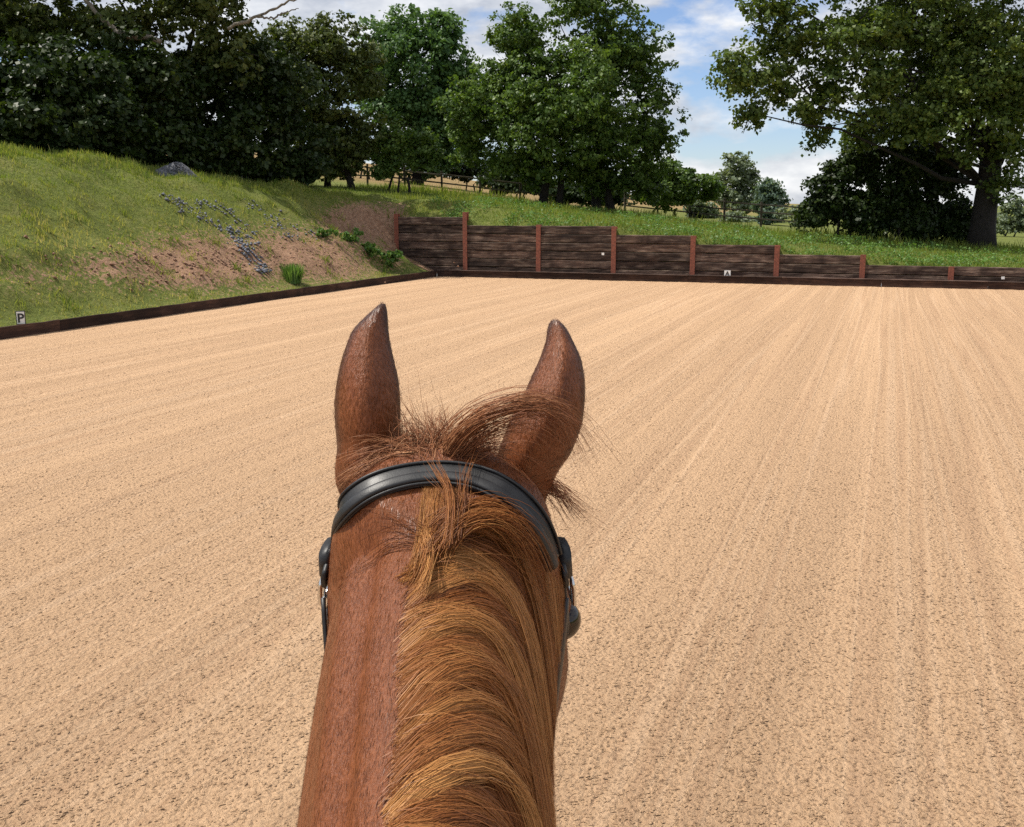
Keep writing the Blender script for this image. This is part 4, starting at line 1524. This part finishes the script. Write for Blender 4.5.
for sx in (-1, 1):
    e = F0 + HD * 0.185 - HN * 0.06
    bm = bmesh.new()
    bmesh.ops.create_uvsphere(bm, u_segments=20, v_segments=14, radius=0.021, matrix=Matrix.Translation((HXH + sx * 0.112, e[0] + 0.006, e[1])))
    link('eye', bm_mesh('eye', bm, True), M['eye'], horse)


# ---------------- hair
def strands_mesh(name, S, rad, shade):
    """S (n,K,3) centre lines, rad (n,K), shade (n,)"""
    n, K, _ = S.shape
    T = np.gradient(S, axis=1)
    T /= np.linalg.norm(T, axis=2, keepdims=True) + 1e-9
    ref = rng.normal(size=(n, 1, 3))
    X = np.cross(T, ref)
    X /= np.linalg.norm(X, axis=2, keepdims=True) + 1e-9
    Y = np.cross(T, X)
    V = []
    for k in range(3):
        a = 2 * math.pi * k / 3
        V.append(S + (X * math.cos(a) + Y * math.sin(a)) * rad[:, :, None])
    V = np.stack(V, 2).reshape(-1, 3)
    b = (np.arange(n)[:, None] * K + np.arange(K - 1)[None]) * 3
    f = []
    for k in range(3):
        k2 = (k + 1) % 3
        f.append(np.stack([b + k, b + k2, b + 3 + k2, b + 3 + k], -1).reshape(-1, 4))
    return np_mesh(name, V, np.concatenate(f), {'shade': np.repeat(np.clip(shade, 0, 1), K * 3)}, smooth=True)


def ribbons_mesh(name, S, N, wid, shade):
    """flat hairs: S (n,K,3) centre lines, N (n,K,3) facing, wid (n,K)"""
    n, K, _ = S.shape
    T = np.gradient(S, axis=1)
    T /= np.linalg.norm(T, axis=2, keepdims=True) + 1e-9
    X = np.cross(T, N)
    X /= np.linalg.norm(X, axis=2, keepdims=True) + 1e-9
    Nn = np.cross(X, T)
    tw = rng.normal(0, 0.45, (n, 1, 1))
    X = X * np.cos(tw) + Nn * np.sin(tw)
    V = np.stack([S - X * wid[:, :, None] / 2, S + X * wid[:, :, None] / 2], 2).reshape(-1, 3)
    b = (np.arange(n)[:, None] * K + np.arange(K - 1)[None]) * 2
    f = np.stack([b, b + 1, b + 3, b + 2], -1).reshape(-1, 4)
    return np_mesh(name, V, f, {'shade': np.repeat(np.clip(shade, 0, 1), K * 2)}, smooth=True)


def bez(ctrl_, K):
    return interp_rows(ctrl_, K)


# the neck surface unrolled: rows along the crest, arc length across it (positive to the right)
_th = np.linspace(-1.0, 2.7, 90)
_ag = np.linspace(-0.05, 0.32, 75)
TAB = np.zeros((len(NR), len(_ag), 3))
for i_, row in enumerate(NR):
    q_ = np.array([neck_pt(row, t_) for t_ in _th])
    sl_ = np.concatenate([[0], np.cumsum(np.linalg.norm(np.diff(q_, axis=0), axis=1))])
    sl_ -= np.interp(0.0, _th, sl_)
    for k_ in range(3): TAB[i_, :, k_] = np.interp(_ag, sl_, q_[:, k_])
_gr, _ga = np.gradient(TAB, axis=0), np.gradient(TAB, axis=1)
NTAB = np.cross(_gr, _ga)
NTAB /= np.linalg.norm(NTAB, axis=2, keepdims=True) + 1e-12
if NTAB[20, 14, 2] < 0: NTAB = -NTAB


def neck_surface(y, a):
    r_ = np.clip(np.interp(y, NR[:, 0], np.arange(len(NR))), 0, len(NR) - 1.001)
    c_ = np.clip((a - _ag[0]) / (_ag[1] - _ag[0]), 0, len(_ag) - 1.001)
    i, j = r_.astype(int), c_.astype(int)
    fr_, fc_ = (r_ - i)[..., None], (c_ - j)[..., None]
    def g(T):
        return (T[i, j] * (1 - fr_) + T[i + 1, j] * fr_) * (1 - fc_) + (T[i, j + 1] * (1 - fr_) + T[i + 1, j + 1] * fr_) * fc_
    return g(TAB), g(NTAB)


def mane_layer(n_cl, per, K, y0, y1, off0, off1, sh0, shs, tight, rad0):
    # locks along the crest; within a lock the hair draws together and lies domed
    lk = [y0]
    while lk[-1] < y1: lk.append(lk[-1] + rng.uniform(0.008, 0.042))
    lk = np.array(lk)
    ce = (lk[1:] + lk[:-1]) / 2
    hw_ = (lk[1:] - lk[:-1]) / 2
    n = n_cl * per
    yr = rng.uniform(lk[0], lk[-1], n)
    li = np.clip(np.searchsorted(lk, yr) - 1, 0, len(ce) - 1)
    rel = (yr - ce[li]) / hw_[li]
    sm = lambda s, o: vnoise(ce, ce * 0 + o, s, o)[li]
    rl = lambda s: rng.normal(0, s, len(ce))[li]
    L = (0.165 + 0.04 * sm(12, 1) + rl(0.012)) * rng.uniform(0.86, 1.06, n)
    fwd = 0.006 + 0.050 * sm(14, 2) + rl(0.010) + rng.normal(0, 0.0018, n)
    bck = 0.05 + 0.07 * sm(12, 3) + rl(0.020) + rng.normal(0, 0.005, n)
    off = (off0 + (off1 - off0) * (0.5 * sm(20, 4) + 0.5 * np.clip(0.5 + rl(0.35), 0, 1))) * (1 - 0.75 * rel ** 2)
    off = off * rng.uniform(0.80, 1.0, n)
    shc = sh0 + (sm(25, 5) - 0.5) * 0.25 + rl(shs * 0.8) - 0.16 * rel ** 2
    t = np.linspace(0, 1, K)[None]
    tg = tight * (0.8 + 0.4 * np.clip(rl(0.4), -0.5, 0.5))
    cv = 1 - np.clip(tg, 0, 0.95)[:, None] * sstep(0.08, 0.9, t)
    ya = ce[li][:, None] + (yr - ce[li])[:, None] * cv
    a0 = -0.008 + 0.006 * vnoise(yr, yr * 0, 14) + rng.normal(0, 0.0040, n)
    a = a0[:, None] + L[:, None] * t ** 1.05
    y = ya + fwd[:, None] * np.sin(np.clip(t * 1.15, 0, 1) * math.pi * 0.8) - bck[:, None] * t ** 2.2
    y = y + rng.normal(0, 0.0022, (n, 1)) * t
    C = np.arange(n)
    jit = rng.normal(0, 1, (n, 3))
    pos, nr = neck_surface(y, a)
    o_ = (off[C] + jit[:, 2] * 0.0006)[:, None] * np.sin(np.clip(t / 0.55, 0, 1) * math.pi / 2) * (1 - 0.35 * t) + 0.0010
    S = pos + nr * np.maximum(o_, 0.001)[..., None]
    S[:, :, 0] += 0.0005 * np.sin(t * 8 + rng.uniform(0, 6, (n, 1))) * t
    rad = rad0 * rng.uniform(0.7, 1.35, n)[:, None] * (1 - 0.75 * t ** 3) * np.ones((n, K))
    return S, nr, rad, shc + rng.normal(0, 0.07, n)


def mane():
    K = 11
    parts = [mane_layer(90, 40, K, 0.36, 0.885, 0.001, 0.004, 0.18, 0.06, 0.25, 0.00040),
             mane_layer(230, 40, K, 0.36, 0.882, 0.002, 0.010, 0.42, 0.10, 0.45, 0.00028),
             mane_layer(300, 40, K, 0.36, 0.880, 0.006, 0.017, 0.60, 0.13, 0.62, 0.00024)]
    t = np.linspace(0, 1, K)[None]
    m = 60
    y_ = rng.uniform(0.40, 0.84, m)[:, None] + rng.normal(0.01, 0.02, (m, 1)) * t
    a_ = -0.01 + rng.uniform(0.08, 0.19, (m, 1)) * t
    pos, nr = neck_surface(y_, a_)
    S = pos + nr * (0.012 + rng.uniform(0.002, 0.014, (m, 1)) * t)[..., None] * sstep(0, 0.2, t)[..., None]
    parts.append((S, nr, 0.00022 * (1 - 0.8 * t ** 2) * np.ones((m, K)), rng.normal(0.5, 0.15, m)))
    return tuple(np.concatenate([q_[k] for q_ in parts]) for k in range(4))


def push_out(S, d=0.0015):
    """lift hair points that fall inside the skin"""
    n, K, _ = S.shape
    for i in range(n):
        for k in range(1, K):
            p = Vector(S[i, k])
            loc, nor, idx_, dist = BVH.find_nearest(p, 0.012)
            if loc is not None:
                sd_ = (p - loc).dot(nor)
                if -0.012 < sd_ < d:
                    S[i, k] = loc + nor * (d + 0.002 * ((i * 7 + k) % 5) / 5)
    return S


S, Nm, rad, shd = mane()
link('mane', ribbons_mesh('mane', S, Nm, rad * 1.7, shd), M['mane'], horse)


def lock(guides, n, spread0, spread1, K=11, rad=0.00042, sh=0.5, frizz=0.002):
    """hair lock along a guide of (px, py, axial distance) points"""
    g = np.array([P(*q_) for q_ in guides])
    out = []
    for i in range(n):
        a, b = rng.normal(size=3) * spread0, rng.normal(size=3) * spread1
        m = len(g)
        w = np.linspace(0, 1, m)[:, None]
        e = rng.uniform(0.72, 1.05)
        gg = g + a * (1 - w) + b * w ** 1.3
        pts_ = bez(gg, K * 2)
        tt = np.linspace(0, min(e, 1.0) * (K * 2 - 1), K)
        pts_ = np.stack([np.interp(tt, np.arange(K * 2), pts_[:, k]) for k in range(3)], 1)
        pts_ += np.cumsum(rng.normal(0, frizz / K, (K, 3)), axis=0)
        out.append(pts_)
    S = np.array(out)
    t = np.linspace(0, 1, K)[None]
    return S, rad * rng.uniform(0.7, 1.3, n)[:, None] * (1 - 0.8 * t ** 2.5), rng.normal(sh, 0.16, n)


FR = 0.00030
LK = []
# blown across the right ear
LK.append(lock([(448, 452, 0.925), (462, 432, 0.905), (485, 415, 0.89), (520, 404, 0.885), (553, 408, 0.89), (572, 424, 0.905), (588, 458, 0.93)], 105, 0.006, 0.007, rad=FR, sh=0.5, frizz=0.005))
LK.append(lock([(450, 452, 0.925), (470, 428, 0.90), (500, 410, 0.885), (535, 404, 0.885), (560, 414, 0.89), (574, 434, 0.91), (594, 470, 0.94)], 60, 0.007, 0.013, rad=FR, sh=0.4, frizz=0.008))
LK.append(lock([(455, 458, 0.925), (470, 440, 0.91), (492, 428, 0.90), (516, 420, 0.895), (540, 422, 0.895), (560, 438, 0.905)], 60, 0.006, 0.010, rad=FR, sh=0.40, frizz=0.006))
LK.append(lock([(460, 462, 0.925), (478, 452, 0.915), (498, 448, 0.91), (516, 452, 0.91), (530, 462, 0.91)], 60, 0.006, 0.010, rad=FR, sh=0.36, frizz=0.006))
# tuft showing below the right ear
LK.append(lock([(532, 472, 0.975), (546, 480, 0.98), (558, 491, 0.985), (570, 504, 0.99), (584, 519, 0.99)], 110, 0.005, 0.009, rad=FR, sh=0.40, frizz=0.004))
# swept to the left ear
LK.append(lock([(428, 458, 0.93), (410, 450, 0.925), (388, 446, 0.925), (366, 452, 0.925), (348, 468, 0.925)], 50, 0.007, 0.012, rad=FR, sh=0.5, frizz=0.008))
LK.append(lock([(424, 458, 0.93), (402, 456, 0.925), (380, 460, 0.92), (355, 474, 0.92), (336, 492, 0.93)], 60, 0.007, 0.012, rad=FR, sh=0.55, frizz=0.008))
# short tuft between the ears
LK.append(lock([(430, 455, 0.935), (424, 438, 0.94), (412, 412, 0.945), (402, 386, 0.945)], 16, 0.010, 0.014, rad=FR, sh=0.5, frizz=0.012))
LK.append(lock([(440, 456, 0.94), (438, 444, 0.942), (437, 432, 0.945), (438, 420, 0.95)], 230, 0.014, 0.012, rad=FR, sh=0.46, frizz=0.008))
LK.append(lock([(412, 458, 0.94), (410, 446, 0.942), (406, 436, 0.945), (400, 426, 0.95)], 190, 0.013, 0.012, rad=FR, sh=0.42, frizz=0.008))
LK.append(lock([(470, 460, 0.94), (474, 450, 0.942), (480, 440, 0.945), (488, 430, 0.95)], 190, 0.013, 0.012, rad=FR, sh=0.40, frizz=0.008))
S = np.concatenate([a for a, _, _ in LK])
fl = link('forelock', strands_mesh('forelock', push_out(S, 0.0012), np.concatenate([b for _, b, _ in LK]), np.concatenate([c for _, _, c in LK])), M['forelock'], horse)

LK = []
# front of the mane, drawn forward under the strap
LK.append(lock([(416, 596, 0.835), (422, 568, 0.822), (428, 535, 0.852), (432, 508, 0.882), (436, 484, 0.908)], 520, 0.0052, 0.0062, rad=0.00024, sh=0.66, frizz=0.003))
LK.append(lock([(424, 590, 0.835), (434, 560, 0.828), (444, 528, 0.858), (449, 504, 0.884), (452, 484, 0.908)], 320, 0.0058, 0.007, rad=0.00024, sh=0.56, frizz=0.004))
# a few strands folded over the strap
LK.append(lock([(448, 545, 0.82), (452, 515, 0.84), (450, 490, 0.862), (440, 474, 0.88), (430, 456, 0.90)], 40, 0.0025, 0.004, rad=FR, sh=0.42, frizz=0.004))
LK.append(lock([(456, 540, 0.825), (462, 510, 0.845), (464, 488, 0.866), (466, 472, 0.882), (472, 456, 0.90)], 22, 0.003, 0.005, rad=FR, sh=0.42, frizz=0.005))
# locks fanning over the right of the poll
LK.append(lock([(432, 560, 0.83), (452, 532, 0.838), (480, 518, 0.848), (508, 524, 0.856), (530, 552, 0.868), (545, 605, 0.88)], 150, 0.006, 0.010, rad=FR, sh=0.50, frizz=0.003))
LK.append(lock([(440, 535, 0.85), (462, 512, 0.858), (488, 506, 0.868), (512, 518, 0.875), (530, 545, 0.885), (545, 590, 0.895)], 150, 0.006, 0.010, rad=FR, sh=0.40, frizz=0.003))
# fold at the parting and wisps on the left of the neck
LK.append(lock([(426, 540, 0.835), (430, 552, 0.825), (427, 572, 0.808), (418, 596, 0.792)], 90, 0.003, 0.004, rad=FR, sh=0.8, frizz=0.003))
LK.append(lock([(424, 542, 0.84), (405, 540, 0.845), (385, 548, 0.855), (368, 562, 0.865), (346, 588, 0.88)], 8, 0.003, 0.004, rad=FR, sh=0.12, frizz=0.004))
LK.append(lock([(424, 536, 0.845), (400, 528, 0.85), (380, 530, 0.86), (358, 538, 0.87)], 8, 0.004, 0.005, rad=FR, sh=0.2, frizz=0.005))
LK.append(lock([(420, 530, 0.85), (400, 520, 0.855), (380, 514, 0.865), (356, 512, 0.875)], 7, 0.004, 0.006, rad=FR, sh=0.2, frizz=0.005))
S = np.concatenate([a for a, _, _ in LK])
link('mane_front', strands_mesh('mane_front', push_out(S, 0.0012), np.concatenate([b for _, b, _ in LK]), np.concatenate([c for _, _, c in LK])), M['mane'], horse)

# short coat hair over the part of the horse seen close by, with a fringe on the ear rims
def coat_hair(n):
    me = hme
    pc = np.array([p_.center[:] for p_ in me.polygons])
    pn_ = np.array([p_.normal[:] for p_ in me.polygons])
    pa = np.array([p_.area for p_ in me.polygons])
    ok = (pc[:, 1] > 0.44) & (pc[:, 2] > 1.66) & (pc[:, 1] < 1.12) & (pc[:, 0] < HX + 0.2)
    # nothing under the mane
    nk = (pc[:, 1] < 0.86) & (pc[:, 0] > HX + 0.004) & (pc[:, 2] > 1.80)
    ok &= ~nk
    w_ = pa * ok
    up = pc[:, 2] > 2.085
    w_ = w_ * np.where(up, 2.0, 1.0)
    i = rng.choice(len(pc), n, p=w_ / w_.sum())
    jit_ = rng.normal(0, 1, (n, 3)) * np.sqrt(pa[i])[:, None] * 0.5
    N_ = pn_[i]
    jit_ -= N_ * (jit_ * N_).sum(axis=1, keepdims=True)
    p0 = pc[i] + jit_ - N_ * 0.0003
    ear = up[i][:, None]
    flow = np.where(ear, np.array([0.0, 0.25, 1.0]), np.array([0.0, -0.75, -0.55]))
    flow = flow + rng.normal(0, 0.16, (n, 3))
    flow -= N_ * (flow * N_).sum(axis=1, keepdims=True)
    flow /= np.linalg.norm(flow, axis=1, keepdims=True) + 1e-9
    L = np.where(ear[:, 0], 0.0055, 0.0075) * rng.uniform(0.6, 1.3, n)
    lift = rng.uniform(0.08, 0.26, n)
    tip = p0 + flow * L[:, None] + N_ * (L * lift)[:, None]
    sd_ = np.cross(flow, N_) * (0.00026 * rng.uniform(0.7, 1.3, n))[:, None]
    V = np.stack([p0 - sd_, p0 + sd_, tip], 1).reshape(-1, 3)
    soft_ = vnoise(p0[:, 1], p0[:, 2], 30) * 0.35
    dk_ = np.zeros(n)
    at_ = np.empty(len(me.vertices), dtype=np.float32)
    me.attributes['dark'].data.foreach_get('value', at_)
    v0_ = np.array([p_.vertices[0] for p_ in me.polygons])
    dk_ = at_[v0_[i]]
    sh_ = np.clip(0.32 + soft_ + rng.normal(0, 0.13, n), 0, 1) * (1 - dk_)
    return np_mesh('coat_hair', V, np.arange(n * 3).reshape(-1, 3), {'shade': np.repeat(sh_, 3)})


ch_ = link('coat_hair', coat_hair(120000), M['coat_hair'], horse)
ch_['kind'] = 'stuff'

# tail
n, K = 500, 10
t = np.linspace(0, 1, K)[None]
a = rng.uniform(0, 2 * math.pi, (n, 1))
sp_ = rng.random((n, 1)) ** 0.5
L = rng.uniform(0.6, 0.95, (n, 1))
S = np.stack([HX + np.cos(a) * sp_ * (0.02 + 0.07 * np.sin(t * 2.6)), -1.42 - 0.12 * np.sin(np.clip(t * 3, 0, math.pi / 2)) + np.sin(a) * sp_ * 0.05 * t, 1.38 - L * t ** 1.15], 2)
link('tail', strands_mesh('tail', S, 0.0016 * (1 - 0.7 * t) * np.ones((n, K)), rng.normal(0.45, 0.15, n)), M['mane'], horse)

# ------------------------------------------------------------------ bridle
bridle = empty('bridle', (HX, 0.92, 2.08))
tag(bridle, 'black padded leather bridle with steel buckles on the chestnut horse', 'bridle')
BO = Vector((HX, 0.92, 2.08))


def surf_path_ring(o, down, angs):
    """points and normals where a plane through o cuts the skin; angles from straight up"""
    out = []
    upv = -Vector(down).normalized()
    for a in angs:
        d_ = (upv * math.cos(a) + Vector((1, 0, 0)) * math.sin(a)).normalized()
        loc, nor, i_, dist = BVH.ray_cast(Vector(o) + d_ * 0.6, -d_, 0.6)
        if loc is None: continue
        out.append((Vector(loc), Vector(nor)))
    return out


def smooth_path(pn, it=6):
    P_, N_ = [p for p, _ in pn], [q_ for _, q_ in pn]
    for _ in range(it):
        P_ = [P_[0]] + [(P_[i - 1] + P_[i] * 2 + P_[i + 1]) / 4 for i in range(1, len(P_) - 1)] + [P_[-1]]
        N_ = [N_[0]] + [((N_[i - 1] + N_[i] * 2 + N_[i + 1]) / 4).normalized() for i in range(1, len(N_) - 1)] + [N_[-1]]
    return list(zip(P_, N_))


def strap(name, pn, w, th, lift, mat, parent, shift=0.0, round_=0.35):
    bm = bmesh.new()
    secs = []
    n = len(pn)
    for i, (p, nr) in enumerate(pn):
        t_ = (pn[min(i + 1, n - 1)][0] - pn[max(i - 1, 0)][0]).normalized()
        b_ = nr.cross(t_).normalized()
        nn = t_.cross(b_).normalized()
        if nn.dot(nr) < 0: nn = -nn
        prof = [(-0.5, 0), (-0.5, 0.55), (-0.42, 0.9), (-0.25, 1.0), (0, 1.05), (0.25, 1.0), (0.42, 0.9), (0.5, 0.55), (0.5, 0)]
        secs.append([bm.verts.new(p + b_ * (a_ * w + shift) + nn * (lift + c_ * th) - BO) for a_, c_ in prof])
    k = len(secs[0])
    for a_, b_ in zip(secs, secs[1:]):
        for j_ in range(k):
            bm.faces.new((a_[j_], a_[(j_ + 1) % k], b_[(j_ + 1) % k], b_[j_]))
    bm.faces.new(secs[0][::-1])
    bm.faces.new(secs[-1])
    return link(name, bm_mesh(name, bm, True), mat, parent)


def tube_on(name, pn, r, lift, mat, parent, shift=0.0):
    bm = bmesh.new()
    pp_ = []
    n = len(pn)
    for i, (p, nr) in enumerate(pn):
        t_ = (pn[min(i + 1, n - 1)][0] - pn[max(i - 1, 0)][0]).normalized()
        b_ = nr.cross(t_).normalized()
        pp_.append(p + nr * lift + b_ * shift - BO)
    add_tube(bm, pp_, r, 8)
    return link(name, bm_mesh(name, bm, True), mat, parent)


CR_O, CR_D = (HX, 0.893, 1.93), (0, 0.22, -1.0)
def crown_path():
    key = np.array([(323, 566), (326, 550), (333, 529), (347, 508), (368, 491), (400, 479.5), (440, 475), (478, 480), (506, 494), (528, 514), (543, 538), (551, 562)], float)
    out = []
    for px_, py_ in interp_rows(key, 70):
        d_ = Vector(ray(px_, py_)).normalized()
        loc, nor, i_, dist = BVH.ray_cast(Vector(CAM), d_, 1.4)
        if loc is None or dist > 1.08:
            loc, nor, i_, dist = BVH.find_nearest(Vector(CAM) + d_ * 1.0)
        out.append((Vector(loc), Vector(nor)))
    return out


pn = smooth_path(crown_path(), 14)
crown = strap('crownpiece', pn, 0.027, 0.0036, 0.0008, M['leather'], bridle)
tube_on('piping', pn, 0.0016, 0.0048, M['leather'], crown, 0.0125)
tube_on('piping', pn, 0.0016, 0.0048, M['leather'], crown, -0.0125)
strap('headpiece_strap', pn, 0.0105, 0.0040, 0.0046, M['leather'], bridle, shift=-0.0062)


def side_path(sx, s0, s1, n0, n1, m=24):
    out = []
    for k in range(m):
        f = k / (m - 1)
        yz = F0 + HD * (s0 + (s1 - s0) * f) - HN * (n0 + (n1 - n0) * f)
        loc, nor, i_, dist = BVH.ray_cast(Vector((HXH + sx * 0.4, yz[0], yz[1])), Vector((-sx, 0, 0)), 0.6)
        if loc is not None: out.append((Vector(loc), Vector(nor)))
    return smooth_path(out, 5)


def buckle(c, nr, tdir, w, h, parent):
    bm = bmesh.new()
    b_ = nr.cross(tdir).normalized()
    nn = nr.normalized()
    t_ = b_.cross(nn).normalized()
    loop = []
    for k in range(24):
        a_ = 2 * math.pi * k / 24
        x_ = math.copysign(abs(math.cos(a_)) ** 0.5, math.cos(a_)) * w / 2
        y_ = math.copysign(abs(math.sin(a_)) ** 0.5, math.sin(a_)) * h / 2
        loop.append(c + b_ * x_ + t_ * y_ + nn * 0.012 - BO)
    add_tube(bm, loop + [loop[0]], 0.0022, 6, False)
    add_tube(bm, [c + t_ * (h / 2) + nn * 0.012 - BO, c - t_ * (h / 2) + nn * 0.013 - BO], 0.0016, 6)
    return link('buckle', bm_mesh('buckle', bm, True), M['metal'], parent)


for sx in (-1, 1):
    cp_ = side_path(sx, 0.062, 0.50, 0.066, 0.10, 34)
    chk = strap('cheekpiece', cp_, 0.017, 0.005, 0.002, M['leather'], bridle)
    i_ = 4
    buckle(cp_[i_][0], cp_[i_][1], cp_[i_ + 1][0] - cp_[i_ - 1][0], 0.028, 0.034, chk)
    # keeper loop where the crownpiece meets the cheekpiece
    strap('keeper', cp_[0:3], 0.03, 0.012, 0.001, M['leather'], chk)
    tl = side_path(sx, 0.09, 0.22, 0.10, 0.27, 16)
    strap('throatlash', tl, 0.013, 0.004, 0.002, M['leather'], bridle)
    # bit ring
    e = cp_[-1]
    bm = bmesh.new()
    lp = [e[0] + Vector((sx * 0.012, 0.034 * math.cos(2 * math.pi * k / 24), -0.03 + 0.034 * math.sin(2 * math.pi * k / 24))) - BO for k in range(25)]
    add_tube(bm, lp, 0.004, 8, False)
    link('bit_ring', bm_mesh('bit_ring', bm, True), M['metal'], bridle)


def face_ring(s, dep):
    out = []
    o = F0 + HD * s - HN * dep
    for a_ in np.linspace(-1.6, 1.6, 60):
        d_ = Vector((math.sin(a_), HN[0] * math.cos(a_), HN[1] * math.cos(a_)))
        loc, nor, i_, dist = BVH.ray_cast(Vector((HXH, o[0], o[1])) + d_ * 0.5, -d_, 0.5)
        if loc is not None: out.append((Vector(loc), Vector(nor)))
    return smooth_path(out, 8)


strap('browband', face_ring(0.075, 0.09), 0.022, 0.005, 0.002, M['leather'], bridle)
strap('noseband', face_ring(0.38, 0.09), 0.026, 0.005, 0.002, M['leather'], bridle)
